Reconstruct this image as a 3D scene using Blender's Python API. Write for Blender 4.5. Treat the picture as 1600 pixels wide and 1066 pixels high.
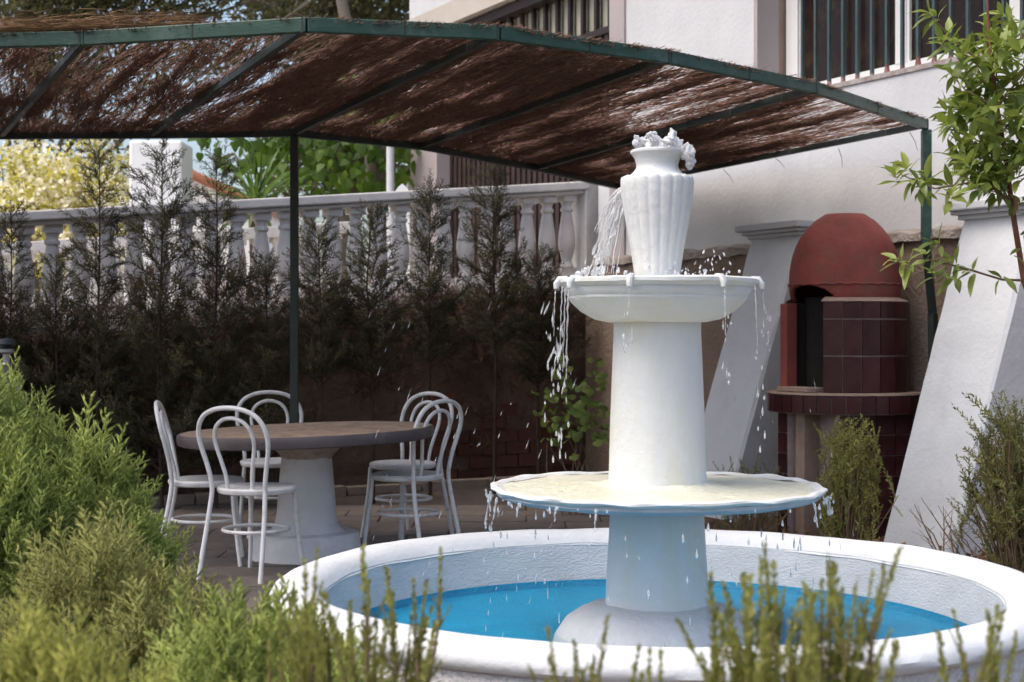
import bpy, math, random
import numpy as np
from mathutils import Vector, Matrix, Euler

# ---------------------------------------------------------------- clear
for o in list(bpy.data.objects):
    bpy.data.objects.remove(o, do_unlink=True)
scene = bpy.context.scene
COL = scene.collection
R = math.radians
rnd = random.Random(7)
npr = np.random.RandomState(7)

# ---------------------------------------------------------------- camera, world, sun, exposure
FPX, EYE, YH = 2340.0, 1.26, 525.0
cam = bpy.data.cameras.new('camera')
cam.sensor_width = 36.0
cam.lens = 36.0 * FPX / 1600.0
cam.clip_start = 0.05
cam.clip_end = 2000
cam.dof.use_dof = True
cam.dof.focus_distance = 6.5
cam.dof.aperture_fstop = 4.3
camo = bpy.data.objects.new('camera', cam)
COL.objects.link(camo)
camo.location = (0, 0, EYE)
camo.rotation_euler = (R(90) - math.atan((533 - YH) / FPX), 0, 0)
scene.camera = camo

SUN_DIR = Vector((-0.50, -0.24, 1.0)).normalized()     # towards the sun: left, a little in front, high
world = bpy.data.worlds.new('World')
scene.world = world
world.use_nodes = True
wn = world.node_tree.nodes
sky = wn.new('ShaderNodeTexSky')
sky.sky_type = 'NISHITA'
sky.sun_disc = False
sky.sun_elevation = math.asin(SUN_DIR.z)
sky.sun_rotation = math.atan2(SUN_DIR.x, SUN_DIR.y)
sky.air_density = 1.0
sky.dust_density = 4.5
sky.ozone_density = 1.0
wn['Background'].inputs['Strength'].default_value = 0.15
world.node_tree.links.new(sky.outputs[0], wn['Background'].inputs['Color'])

sun = bpy.data.lights.new('sun', 'SUN')
sun.energy = 0.85
sun.angle = R(40)
sun.color = (1.0, 0.95, 0.88)
suno = bpy.data.objects.new('sun', sun)
COL.objects.link(suno)
suno.location = (-6, 2, 14)
suno.rotation_euler = SUN_DIR.to_track_quat('Z', 'Y').to_euler()

scene.view_settings.view_transform = 'Standard'
scene.view_settings.look = 'None'
scene.view_settings.exposure = 0.84
scene.view_settings.gamma = 1.0

def P(x, y, D):
    return Vector(((x - 800) / FPX * D, D, EYE - (y - YH) / FPX * D))

# ---------------------------------------------------------------- materials
MATS = {}
def nodes_of(name):
    m = bpy.data.materials.new(name)
    m.use_nodes = True
    nt = m.node_tree
    return m, nt, nt.nodes, nt.links, nt.nodes['Principled BSDF']

def surf(name, c1, c2=None, rough=0.8, nscale=3.0, bump=0.0, bscale=60.0, metal=0.0, spec=0.4,
         c3=None, dirt_or_reflect=0.0, dscale=1.3, stretch=None, island=0.0, bdist=0.01, dstretch=None):
    """Principled with two mixed tones, optional stain or painted reflection tone, fine relief."""
    m, nt, N, L, b = nodes_of(name)
    b.inputs['Roughness'].default_value = rough
    b.inputs['Metallic'].default_value = metal
    b.inputs['Specular IOR Level'].default_value = spec
    tc = N.new('ShaderNodeTexCoord')
    vec = tc.outputs['Object']
    if stretch:
        mp = N.new('ShaderNodeMapping')
        mp.inputs['Scale'].default_value = stretch
        L.new(vec, mp.inputs['Vector'])
        vec = mp.outputs[0]
    n1 = N.new('ShaderNodeTexNoise')
    n1.inputs['Scale'].default_value = nscale
    n1.inputs['Detail'].default_value = 4
    n1.inputs['Roughness'].default_value = 0.65
    L.new(vec, n1.inputs['Vector'])
    rp = N.new('ShaderNodeValToRGB')
    rp.color_ramp.elements[0].position = 0.32
    rp.color_ramp.elements[1].position = 0.68
    rp.color_ramp.elements[0].color = (*c1, 1)
    rp.color_ramp.elements[1].color = (*(c2 or c1), 1)
    L.new(n1.outputs['Fac'], rp.inputs['Fac'])
    out = rp.outputs['Color']
    if dirt_or_reflect > 0 and c3:
        n2 = N.new('ShaderNodeTexNoise')
        n2.inputs['Scale'].default_value = dscale
        n2.inputs['Detail'].default_value = 5
        n2.inputs['Roughness'].default_value = 0.7
        dv = tc.outputs['Object']
        if dstretch:
            mp2 = N.new('ShaderNodeMapping')
            mp2.inputs['Scale'].default_value = dstretch
            L.new(dv, mp2.inputs['Vector'])
            dv = mp2.outputs[0]
        L.new(dv, n2.inputs['Vector'])
        r2 = N.new('ShaderNodeValToRGB')
        r2.color_ramp.elements[0].position = 0.5
        r2.color_ramp.elements[0].color = (0, 0, 0, 1)
        r2.color_ramp.elements[1].position = 0.72
        r2.color_ramp.elements[1].color = (dirt_or_reflect, dirt_or_reflect, dirt_or_reflect, 1)
        L.new(n2.outputs['Fac'], r2.inputs['Fac'])
        mx = N.new('ShaderNodeMix')
        mx.data_type = 'RGBA'
        mx.inputs['B'].default_value = (*c3, 1)
        L.new(r2.outputs['Color'], mx.inputs['Factor'])
        L.new(out, mx.inputs['A'])
        out = mx.outputs['Result']
    if island > 0:
        oi = N.new('ShaderNodeObjectInfo')
        hs = N.new('ShaderNodeHueSaturation')
        mr = N.new('ShaderNodeMapRange')
        mr.inputs['To Min'].default_value = 1 - island
        mr.inputs['To Max'].default_value = 1 + island
        L.new(oi.outputs['Random'], mr.inputs['Value'])
        L.new(mr.outputs[0], hs.inputs['Value'])
        L.new(out, hs.inputs['Color'])
        out = hs.outputs['Color']
    L.new(out, b.inputs['Base Color'])
    if bump > 0:
        n3 = N.new('ShaderNodeTexNoise')
        n3.inputs['Scale'].default_value = bscale
        n3.inputs['Detail'].default_value = 3
        n3.inputs['Roughness'].default_value = 0.6
        L.new(vec, n3.inputs['Vector'])
        bp = N.new('ShaderNodeBump')
        bp.inputs['Strength'].default_value = bump
        bp.inputs['Distance'].default_value = bdist
        L.new(n3.outputs['Fac'], bp.inputs['Height'])
        L.new(bp.outputs[0], b.inputs['Normal'])
    MATS[name] = m
    return m

def foliage(name, c1, c2, trans=0.35, rough=0.5, clump=6.0, var=0.35, tint=None, per='island'):
    m, nt, N, L, b = nodes_of(name)
    out = N['Material Output']
    b.inputs['Roughness'].default_value = rough
    b.inputs['Specular IOR Level'].default_value = 0.35
    tc = N.new('ShaderNodeTexCoord')
    n1 = N.new('ShaderNodeTexNoise')
    n1.inputs['Scale'].default_value = clump
    n1.inputs['Detail'].default_value = 3
    L.new(tc.outputs['Object'], n1.inputs['Vector'])
    if per == 'island':
        g = N.new('ShaderNodeNewGeometry'); rv = g.outputs['Random Per Island']
    else:
        g = N.new('ShaderNodeObjectInfo'); rv = g.outputs['Random']
    ad = N.new('ShaderNodeMath'); ad.operation = 'MULTIPLY_ADD'
    ad.inputs[1].default_value = 0.55
    L.new(rv, ad.inputs[0])
    sb = N.new('ShaderNodeMath'); sb.operation = 'MULTIPLY_ADD'
    sb.inputs[1].default_value = 1.6; sb.inputs[2].default_value = -0.55
    L.new(n1.outputs['Fac'], sb.inputs[0])
    L.new(sb.outputs[0], ad.inputs[2])
    rp = N.new('ShaderNodeValToRGB')
    rp.color_ramp.elements[0].position = 0.15
    rp.color_ramp.elements[1].position = 0.85
    rp.color_ramp.elements[0].color = (*c1, 1)
    rp.color_ramp.elements[1].color = (*c2, 1)
    L.new(ad.outputs[0], rp.inputs['Fac'])
    L.new(rp.outputs['Color'], b.inputs['Base Color'])
    tr = N.new('ShaderNodeBsdfTranslucent')
    hs = N.new('ShaderNodeHueSaturation')
    hs.inputs['Value'].default_value = 1.5
    hs.inputs['Saturation'].default_value = 1.1
    L.new(rp.outputs['Color'], hs.inputs['Color'])
    L.new(hs.outputs['Color'], tr.inputs['Color'])
    mx = N.new('ShaderNodeMixShader')
    mx.inputs[0].default_value = trans
    L.new(b.outputs[0], mx.inputs[1])
    L.new(tr.outputs[0], mx.inputs[2])
    L.new(mx.outputs[0], out.inputs['Surface'])
    MATS[name] = m
    return m

surf('wall_white', (.55, .555, .565), (.63, .635, .64), .85, 1.6, .22, 30, c3=(.45, .445, .44), dirt_or_reflect=.55, dscale=1.1, bdist=.015, dstretch=(1, 1, .45))
surf('buttress_white', (.57, .585, .605), (.65, .665, .685), .85, 2.2, .28, 34, c3=(.46, .45, .44), dirt_or_reflect=.55, dscale=2.0, bdist=.015, dstretch=(1, 1, .5))
surf('fountain_white', (.62, .635, .63), (.69, .70, .695), .55, 4.0, .4, 28, c3=(.64, .61, .46), dirt_or_reflect=.75, dscale=4.0, spec=.3, dstretch=(1.6, 1.6, .35), bdist=.012)
surf('coping_white', (.63, .645, .655), (.71, .725, .735), .7, 3.0, .35, 30, c3=(.66, .66, .66), dirt_or_reflect=.3, dscale=4, bdist=.012)
surf('basin_inner', (.52, .54, .56), (.60, .62, .64), .85, 5.0, .5, 55, c3=(.46, .47, .49), dirt_or_reflect=.5, dscale=5, stretch=(1, 1, 2.2), bdist=.012)  # same white plaster, greyed: the inner wall's shade is in the colour
surf('basin_outer', (.55, .54, .53), (.66, .65, .65), .9, 4.0, .9, 26, c3=(.35, .33, .31), dirt_or_reflect=.7, dscale=4, bdist=.03)
surf('pool_blue', (.004, .22, .39), (.008, .28, .47), .5, 4.0, .8, 60, spec=.3, c3=(.02, .26, .46), dirt_or_reflect=.4, dscale=6)
surf('cream_scale', (.70, .69, .52), (.76, .75, .63), .4, 9.0, .9, 22, c3=(.78, .75, .52), dirt_or_reflect=.7, dscale=5, bdist=.02)
surf('dish_blue', (.42, .44, .47), (.50, .52, .54), .7, 4, .4, 40, c3=(.14, .27, .38), dirt_or_reflect=.6, dscale=3)  # blue-grey tone and blue patches paint the pool's reflection on the underside
surf('plinth_grey', (.50, .50, .50), (.62, .62, .63), .75, 3.5, .7, 45, c3=(.42, .41, .40), dirt_or_reflect=.6, dscale=3)
surf('base_wall', (.20, .145, .11), (.27, .20, .155), .92, 1.6, .8, 30, c3=(.34, .29, .25), dirt_or_reflect=.6, dscale=.8, bdist=.02)
surf('ledge', (.30, .25, .21), (.40, .35, .31), .95, 6, 1.0, 35, c3=(.18, .13, .10), dirt_or_reflect=.6, dscale=4, bdist=.03)
surf('mauve', (.36, .31, .31), (.40, .35, .35), .85, 2, .3, 60)
surf('tan_reveal', (.27, .20, .16), (.31, .24, .20), .85, 3, .3, 60)
surf('beige', (.46, .41, .36), (.52, .47, .42), .85, 2, .3, 50)
surf('brown_metal', (.032, .018, .018), (.045, .026, .026), .45, 5, .1, 80, spec=.4)
surf('dark_frame', (.02, .012, .012), (.03, .018, .018), .5, 5)
surf('pale_pane', (.42, .40, .30), (.52, .50, .40), .35, 2.2, 0, spec=.6, c3=(.3, .28, .2), dirt_or_reflect=.5, dscale=3)
surf('white_frame', (.76, .76, .75), (.80, .80, .79), .4, 4)
surf('dark_glass', (.016, .009, .008), (.026, .016, .014), .10, 2, spec=.12, c3=(.05, .036, .018), dirt_or_reflect=.9, dscale=7)  # lighter patches are leaf reflections painted into the panes
surf('bar_green', (.035, .06, .065), (.05, .085, .085), .45, 12, .1, 90, c3=(.10, .03, .02), dirt_or_reflect=.4, dscale=10)
surf('sill_grey', (.30, .27, .25), (.42, .39, .37), .95, 14, .9, 40, c3=(.22, .10, .08), dirt_or_reflect=.8, dscale=12)
surf('rust', (.14, .03, .025), (.22, .10, .07), .9, 20, .6, 60, c3=(.5, .45, .42), dirt_or_reflect=.6, dscale=18)
surf('pergola_green', (.016, .052, .034), (.030, .074, .050), .42, 9, .15, 30, spec=.45, c3=(.14, .19, .17), dirt_or_reflect=.45, dscale=7, stretch=(1, 1, 3))
surf('pergola_dark', (.016, .026, .022), (.03, .04, .034), .5, 9, .1, 40, c3=(.08, .06, .05), dirt_or_reflect=.4, dscale=5)
surf('twig', (.125, .058, .040), (.29, .16, .11), .9, 30, 0, c3=(.20, .12, .075), dirt_or_reflect=.5, dscale=6)
surf('straw', (.25, .13, .06), (.36, .22, .11), .85, 20, 0)
surf('chair_white', (.68, .67, .66), (.74, .73, .72), .4, 6, .08, 120, spec=.5, c3=(.38, .33, .29), dirt_or_reflect=.6, dscale=16)
surf('table_top', (.24, .15, .095), (.50, .37, .26), .6, 7, .6, 30, c3=(.11, .055, .035), dirt_or_reflect=.95, dscale=11, stretch=(1, 3, 1), bdist=.006)
surf('table_edge', (.085, .068, .072), (.12, .10, .10), .6, 4, .2, 60, c3=(.2, .17, .15), dirt_or_reflect=.4, dscale=8)
surf('table_neck', (.35, .27, .21), (.48, .42, .37), .9, 14, .8, 40, c3=(.18, .12, .08), dirt_or_reflect=.5, dscale=9)
surf('table_white', (.62, .61, .61), (.70, .69, .69), .8, 3, .5, 35, c3=(.45, .42, .40), dirt_or_reflect=.6, dscale=4)
surf('balustrade_white', (.53, .50, .475), (.64, .61, .585), .85, 3, .4, 55, c3=(.42, .40, .38), dirt_or_reflect=.55, dscale=5)
surf('retaining', (.13, .080, .060), (.21, .14, .105), .95, 2.4, .9, 18, c3=(.05, .03, .025), dirt_or_reflect=.7, dscale=1.6, bdist=.03)
surf('brick', (.12, .050, .036), (.18, .075, .053), .92, 7, .6, 60, c3=(.09, .06, .05), dirt_or_reflect=.7, dscale=9, island=.3)
surf('clay_red', (.185, .040, .033), (.26, .064, .05), .68, 6, .5, 34, c3=(.14, .08, .055), dirt_or_reflect=.9, dscale=4.5, spec=.35)
surf('jamb_red', (.19, .042, .033), (.25, .062, .048), .7, 4, .3, 50, c3=(.15, .06, .05), dirt_or_reflect=.5, dscale=6)
surf('tile', (.036, .009, .011), (.050, .013, .015), .33, 5, .08, 30, spec=.28, c3=(.10, .06, .055), dirt_or_reflect=.35, dscale=9, island=.22)
surf('grout', (.26, .19, .18), (.36, .29, .28), .95, 12, .4, 90)
surf('soot', (.004, .003, .003), (.012, .010, .009), .95, 6, .4, 30)
surf('dust_slab', (.25, .17, .13), (.33, .24, .19), .9, 8, .5, 50)
surf('soil', (.075, .045, .030), (.14, .09, .06), .97, 5, 1.0, 20, c3=(.20, .14, .09), dirt_or_reflect=.7, dscale=9, bdist=.04)
surf('paving', (.115, .092, .080), (.17, .142, .125), .62, 4, .5, 30, c3=(.07, .05, .04), dirt_or_reflect=.7, dscale=3, island=.16)
surf('joint', (.06, .045, .037), (.09, .07, .06), .95, 9, .5, 60)
surf('kerb', (.22, .17, .14), (.30, .24, .20), .92, 6, .8, 40, c3=(.12, .08, .06), dirt_or_reflect=.6, dscale=5)
surf('terrace', (.55, .51, .45), (.62, .58, .52), .95, 2, .3, 20)
surf('house_white', (.78, .78, .77), (.82, .82, .81), .85, 2, .2, 20)
surf('terracotta', (.38, .15, .08), (.50, .24, .14), .85, 6, .3, 30)
surf('bark', (.13, .085, .06), (.24, .17, .13), .95, 12, .9, 40, stretch=(1, 1, .25))
surf('bark_dark', (.035, .022, .016), (.06, .04, .03), .95, 12, .5, 40)
surf('bark_grey', (.10, .08, .065), (.20, .17, .14), .95, 9, .9, 30, stretch=(1, 1, .25))
surf('stem_red', (.16, .05, .035), (.24, .09, .06), .8, 20, .3, 60)
surf('stem_brown', (.16, .10, .06), (.26, .18, .11), .85, 20, .3, 60)
surf('lamp_black', (.012, .012, .013), (.02, .02, .02), .35, 6, spec=.5)
surf('lamp_grey', (.25, .25, .25), (.35, .35, .35), .35, 8, metal=.7)
surf('pole_grey', (.55, .56, .58), (.6, .61, .63), .5, 5)

foliage('fol_juniper', (.17, .215, .045), (.46, .52, .135), .30, .6, 4)
foliage('fol_juniper_olive', (.16, .165, .045), (.41, .41, .13), .30, .6, 5)
foliage('fol_juniper_yellow', (.20, .22, .04), (.49, .48, .11), .30, .6, 5)
foliage('fol_conifer', (.031, .029, .016), (.095, .088, .040), .2, .75, 3)
foliage('fol_brown', (.062, .036, .024), (.16, .095, .060), .2, .75, 3)
foliage('fol_rosemary', (.14, .15, .04), (.35, .35, .10), .28, .65, 7)
foliage('fol_shrub', (.08, .09, .03), (.24, .24, .08), .28, .65, 5)
foliage('fol_bay', (.115, .160, .033), (.31, .36, .092), .30, .34, 5, per='object')
foliage('fol_bay_mass', (.115, .160, .033), (.31, .36, .092), .30, .34, 5)
foliage('fol_fig', (.04, .085, .012), (.12, .20, .03), .5, .5, 2, per='object')
foliage('fol_fig_mass', (.04, .085, .012), (.13, .21, .03), .5, .5, 1)
foliage('fol_vine', (.085, .125, .024), (.22, .27, .06), .35, .5, 5, per='object')
foliage('fol_yucca', (.05, .10, .02), (.14, .22, .06), .3, .45, 5, per='object')
foliage('fol_dark_tree', (.035, .040, .016), (.12, .115, .045), .35, .6, 1.2)
foliage('fol_bright', (.30, .29, .04), (.62, .56, .16), .5, .6, 1.5)  # pale leaf tone stands in for direct sunlight on the flowering tree
foliage('petal', (.78, .73, .55), (.86, .83, .72), .4, .7, 3)
foliage('petal_white', (.72, .70, .68), (.84, .82, .82), .35, .7, 3)
foliage('dry_leaf', (.13, .07, .04), (.27, .16, .09), .3, .7, 5)

def water_mat(name, col, mixfac, rough=0.06, bscale=30, bump=.3, fres=0.25):
    m, nt, N, L, b = nodes_of(name)
    out = N['Material Output']
    N.remove(b)
    tr = N.new('ShaderNodeBsdfTransparent')
    tr.inputs['Color'].default_value = (*col, 1)
    gl = N.new('ShaderNodeBsdfGlossy')
    gl.inputs['Roughness'].default_value = rough
    df = N.new('ShaderNodeBsdfDiffuse')
    df.inputs['Color'].default_value = (.86, .88, .90, 1)
    tc = N.new('ShaderNodeTexCoord')
    n = N.new('ShaderNodeTexNoise')
    n.inputs['Scale'].default_value = bscale
    n.inputs['Detail'].default_value = 3
    L.new(tc.outputs['Object'], n.inputs['Vector'])
    bp = N.new('ShaderNodeBump')
    bp.inputs['Strength'].default_value = bump
    bp.inputs['Distance'].default_value = .02
    L.new(n.outputs['Fac'], bp.inputs['Height'])
    L.new(bp.outputs[0], gl.inputs['Normal'])
    lw = N.new('ShaderNodeFresnel')
    lw.inputs['IOR'].default_value = 1.33
    ml = N.new('ShaderNodeMath'); ml.operation = 'MULTIPLY'
    ml.inputs[1].default_value = fres
    L.new(lw.outputs[0], ml.inputs[0])
    m1 = N.new('ShaderNodeMixShader')
    m1.inputs[0].default_value = mixfac
    L.new(tr.outputs[0], m1.inputs[1])
    L.new(df.outputs[0], m1.inputs[2])
    m2 = N.new('ShaderNodeMixShader')
    L.new(ml.outputs[0], m2.inputs[0])
    L.new(m1.outputs[0], m2.inputs[1])
    L.new(gl.outputs[0], m2.inputs[2])
    L.new(m2.outputs[0], out.inputs['Surface'])
    MATS[name] = m
def glass_water(name, white, rough=.04):
    m, nt, N, L, b = nodes_of(name)
    out = N['Material Output']; N.remove(b)
    gl = N.new('ShaderNodeBsdfGlass'); gl.inputs['IOR'].default_value = 1.33; gl.inputs['Roughness'].default_value = rough
    df = N.new('ShaderNodeBsdfDiffuse'); df.inputs['Color'].default_value = (.88, .89, .90, 1)
    mx = N.new('ShaderNodeMixShader'); mx.inputs[0].default_value = white
    L.new(gl.outputs[0], mx.inputs[1]); L.new(df.outputs[0], mx.inputs[2]); L.new(mx.outputs[0], out.inputs['Surface'])
    MATS[name] = m
water_mat('pool_water', (.93, .98, 1.0), 0.0, .12, 22, .8, .30)
water_mat('film_water', (1.0, 1.0, 1.0), 0.04, .12, 30, .6, .25)
glass_water('drop_water', .30)
glass_water('foam_water', .48, .08)

# ---------------------------------------------------------------- helpers
OFF = {}
def off(o):
    return OFF.get(o.name, Vector((0, 0, 0))) if o is not None else Vector((0, 0, 0))

def tag(o, label=None, cat=None, group=None, kind=None):
    if label: o['label'] = label
    if cat: o['category'] = cat
    if group: o['group'] = group
    if kind: o['kind'] = kind
    return o

def thing(name, label, cat, loc=(0, 0, 0), group=None):
    o = bpy.data.objects.new(name, None)
    o.empty_display_size = .1
    COL.objects.link(o)
    o.location = loc
    OFF[o.name] = Vector(loc)
    return tag(o, label, cat, group)

def link_mesh(name, me, mat, parent=None, loc=None, rot=None):
    if mat and len(me.materials) == 0:
        me.materials.append(MATS[mat])
    o = bpy.data.objects.new(name, me)
    COL.objects.link(o)
    if parent is not None:
        o.parent = parent
    if loc is not None:
        o.location = Vector(loc) - off(parent)
    if rot is not None:
        o.rotation_euler = rot
    return o

def smooth(me, ang=40):
    me.polygons.foreach_set('use_smooth', np.ones(len(me.polygons), dtype=bool))
    try:
        me.set_sharp_from_angle(angle=R(ang))
    except Exception:
        pass

class MB:
    """collects geometry in world coordinates, then builds ONE mesh object"""
    def __init__(s):
        s.v = []; s.f = []
    def quad(s, a, b, c, d):
        i = len(s.v); s.v += [tuple(a), tuple(b), tuple(c), tuple(d)]; s.f.append((i, i+1, i+2, i+3)); return s
    def add(s, vs, fs):
        i = len(s.v); s.v += [tuple(v) for v in vs]; s.f += [tuple(k+i for k in f) for f in fs]; return s
    def box(s, c, size, M=None, taper=1.0):
        x, y, z = [k/2 for k in size]
        vs = [Vector((sx*x*(taper if sz > 0 else 1), sy*y*(taper if sz > 0 else 1), sz*z)) for sz in (-1, 1) for sy in (-1, 1) for sx in (-1, 1)]
        if M is not None: vs = [M @ v for v in vs]
        c = Vector(c)
        return s.add([v + c for v in vs], [(0,2,3,1),(4,5,7,6),(0,1,5,4),(2,6,7,3),(0,4,6,2),(1,3,7,5)])
    def bar(s, a, b, w, h, up=Vector((0, 0, 1))):
        a = Vector(a); b = Vector(b); d = (b-a).normalized()
        sd = d.cross(up)
        if sd.length < 1e-4: sd = Vector((1, 0, 0))
        sd.normalize(); u = sd.cross(d).normalized()
        vs = [p + sd*(sx*w/2) + u*(sy*h/2) for p in (a, b) for sy in (-1, 1) for sx in (-1, 1)]
        return s.add(vs, [(0,1,3,2),(4,6,7,5),(0,4,5,1),(2,3,7,6),(0,2,6,4),(1,5,7,3)])
    def tube(s, pts, radii, n=8, closed=False, caps=True):
        pts = [Vector(p) for p in pts]; m = len(pts)
        if not hasattr(radii, '__len__'): radii = [radii]*m
        base = len(s.v); prev = None
        for i, p in enumerate(pts):
            if closed: t = pts[(i+1) % m] - pts[i-1]
            else: t = pts[min(i+1, m-1)] - pts[max(i-1, 0)]
            t.normalize()
            if prev is None:
                r = t.orthogonal().normalized()
            else:
                r = prev - t*prev.dot(t)
                r = r.normalized() if r.length > 1e-6 else t.orthogonal().normalized()
            prev = r; q = t.cross(r)
            for k in range(n):
                a = 2*math.pi*k/n
                s.v.append(tuple(p + (r*math.cos(a) + q*math.sin(a))*radii[i]))
        for i in range(m if closed else m-1):
            j = (i+1) % m
            for k in range(n):
                l = (k+1) % n
                s.f.append((base+i*n+k, base+i*n+l, base+j*n+l, base+j*n+k))
        if caps and not closed:
            s.f.append(tuple(base+k for k in reversed(range(n))))
            s.f.append(tuple(base+(m-1)*n+k for k in range(n)))
        return s
    def lathe(s, prof, n=48, c=(0, 0, 0), fn=None, a0=0, a1=2*math.pi, cap0=False, cap1=False):
        c = Vector(c); base = len(s.v); full = abs(a1-a0-2*math.pi) < 1e-6
        cols = n if full else n+1
        for i, (r, z) in enumerate(prof):
            for k in range(cols):
                a = a0 + (a1-a0)*k/n
                rr, zz = (r, z) if fn is None else fn(r, z, a, i)
                s.v.append((c.x+rr*math.cos(a), c.y+rr*math.sin(a), c.z+zz))
        for i in range(len(prof)-1):
            for k in range(n):
                l = (k+1) % cols if full else k+1
                s.f.append((base+i*cols+k, base+i*cols+l, base+(i+1)*cols+l, base+(i+1)*cols+k))
        if cap0: s.f.append(tuple(base+k for k in reversed(range(cols))))
        if cap1: s.f.append(tuple(base+(len(prof)-1)*cols+k for k in range(cols)))
        return s
    def mesh(s, name, o=Vector((0, 0, 0)), sm=True, ang=40):
        me = bpy.data.meshes.new(name)
        me.from_pydata([(v[0]-o.x, v[1]-o.y, v[2]-o.z) for v in s.v], [], s.f)
        me.update()
        if sm: smooth(me, ang)
        return me
    def build(s, name, mat, parent=None, sm=True, ang=40, bevel=0, kind=None, label=None):
        o = off(parent)
        ob = link_mesh(name, s.mesh(name, o, sm, ang), mat, parent)
        OFF[ob.name] = o
        if bevel:
            b = ob.modifiers.new('bevel', 'BEVEL'); b.width = bevel; b.segments = 2; b.limit_method = 'ANGLE'; b.angle_limit = R(40)
        if kind: ob['kind'] = kind
        if label: ob['label'] = label
        return ob

def np_mesh(name, V, F, mat, parent=None, sm=False, kind=None):
    """V (n,3) world coordinates, F (m,3|4) -> one mesh object"""
    o = off(parent)
    V = np.asarray(V, dtype=np.float32) - np.array(o, dtype=np.float32)
    F = np.asarray(F, dtype=np.int32)
    me = bpy.data.meshes.new(name)
    me.vertices.add(len(V)); me.vertices.foreach_set('co', V.ravel())
    k = F.shape[1]
    me.loops.add(F.size); me.loops.foreach_set('vertex_index', F.ravel())
    me.polygons.add(len(F))
    me.polygons.foreach_set('loop_start', np.arange(0, F.size, k, dtype=np.int32))
    me.polygons.foreach_set('loop_total', np.full(len(F), k, dtype=np.int32))
    me.update(calc_edges=True)
    if sm: me.polygons.foreach_set('use_smooth', np.ones(len(F), dtype=bool))
    ob = link_mesh(name, me, mat, parent)
    OFF[ob.name] = o
    if kind: ob['kind'] = kind
    return ob

def frames(Z, roll):
    """rotation matrices (n,3,3) whose columns are x,y,z axes with z along Z"""
    Z = Z/np.linalg.norm(Z, axis=1, keepdims=True)
    ref = np.where(np.abs(Z[:, 2:3]) > .95, np.array([[1., 0, 0]]), np.array([[0., 0, 1]]))
    X = np.cross(ref, Z); X /= np.linalg.norm(X, axis=1, keepdims=True)
    Y = np.cross(Z, X)
    c, s = np.cos(roll)[:, None], np.sin(roll)[:, None]
    X2 = X*c + Y*s; Y2 = -X*s + Y*c
    return np.stack([X2, Y2, Z], axis=2)

def tile_template(tv, tf, pos, Rm, scale):
    tv = np.asarray(tv, dtype=np.float64); tf = np.asarray(tf)
    sc = scale[:, None, None] if scale.ndim == 1 else scale[:, None, :]
    V = np.einsum('nij,nkj->nki', Rm, tv[None]*sc) + pos[:, None, :]
    F = tf[None] + (np.arange(len(pos))*len(tv))[:, None, None]
    return V.reshape(-1, 3), F.reshape(-1, tf.shape[1])

def cones(A, B, r):
    """thin three sided spikes from A to B"""
    d = B-A
    Rm = frames(d, npr.uniform(0, 6.28, len(A)))
    tv = [(math.cos(a), math.sin(a), 0) for a in (0, 2.094, 4.189)] + [(0, 0, 1)]
    tf = [(0, 1, 3), (1, 2, 3), (2, 0, 3)]
    L = np.linalg.norm(d, axis=1)
    sc = np.stack([r*np.ones(len(A)), r*np.ones(len(A)), L], axis=1)
    return tile_template(tv, tf, A, Rm, sc)

def merge(parts):
    V = []; F = []; n = 0
    for v, f in parts:
        V.append(v); F.append(f+n); n += len(v)
    return np.concatenate(V), np.concatenate(F)

def noise2(x, y, seed=0):
    def h(i, j):
        s = np.sin(i*127.1+j*311.7+seed*74.7)*43758.5453
        return s-np.floor(s)
    xi, yi = np.floor(x), np.floor(y); fx, fy = x-xi, y-yi
    fx = fx*fx*(3-2*fx); fy = fy*fy*(3-2*fy)
    return (h(xi, yi)*(1-fx)+h(xi+1, yi)*fx)*(1-fy)+(h(xi, yi+1)*(1-fx)+h(xi+1, yi+1)*fx)*fy

def copy_piece(name, me, parent, loc, rot=(0, 0, 0), scale=None):
    o = bpy.data.objects.new(name, me)
    COL.objects.link(o)
    o.parent = parent
    o.location = Vector(loc) - off(parent)
    o.rotation_euler = rot
    if scale is not None: o.scale = scale
    return o

# ---------------------------------------------------------------- the setting: ground, patio, terrace
def dpx(x): return 1/(.0981*(1+.00055*(x-1360)))
def fpx(x): d = dpx(x); return Vector(((x-800)/FPX*d, d, 0))
C0 = fpx(925)
U = (fpx(1600)-C0).normalized()
NN = Vector((U.y, -U.x, 0))                 # outwards, to the left and the camera
if NN.x > 0: NN = -NN
MF = Matrix((U, NN, Vector((0, 0, 1)))).transposed()
def tpx(x): return (fpx(x)-C0).dot(U)
def wt(x, p):    # position along the facade of image column x on the plane p in front of it
    d0 = Vector(((x-800)/FPX, 1, 0)); s = ((C0+NN*p).dot(NN))/d0.dot(NN)
    return (d0*s-C0).dot(U)
def FP(t, p, z): return C0 + U*t + NN*p + Vector((0, 0, z))
def fbox(mb, t0, t1, p0, p1, z0, z1):
    return mb.box(FP((t0+t1)/2, (p0+p1)/2, (z0+z1)/2), (abs(t1-t0), abs(p1-p0), z1-z0), MF)

BA, BB = Vector((-3.47, 11.2, 1.32)), Vector((.63, 13.5, 1.77))      # foot line of the balustrade
BD = (BB-BA); BL = Vector((BD.x, BD.y, 0)).length
BU = Vector((BD.x, BD.y, 0)).normalized()
BSL = BD.z/BL
BN = Vector((BU.y, -BU.x, 0))               # towards the camera
def BP(s, p=0, z=0): return BA + BU*s + BN*p + Vector((0, 0, BSL*s+z))
def BG(s, p, z): v = BA + BU*s + BN*p; return Vector((v.x, v.y, z))
MBL = Matrix((BU, BN, Vector((0, 0, 1)))).transposed()

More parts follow.
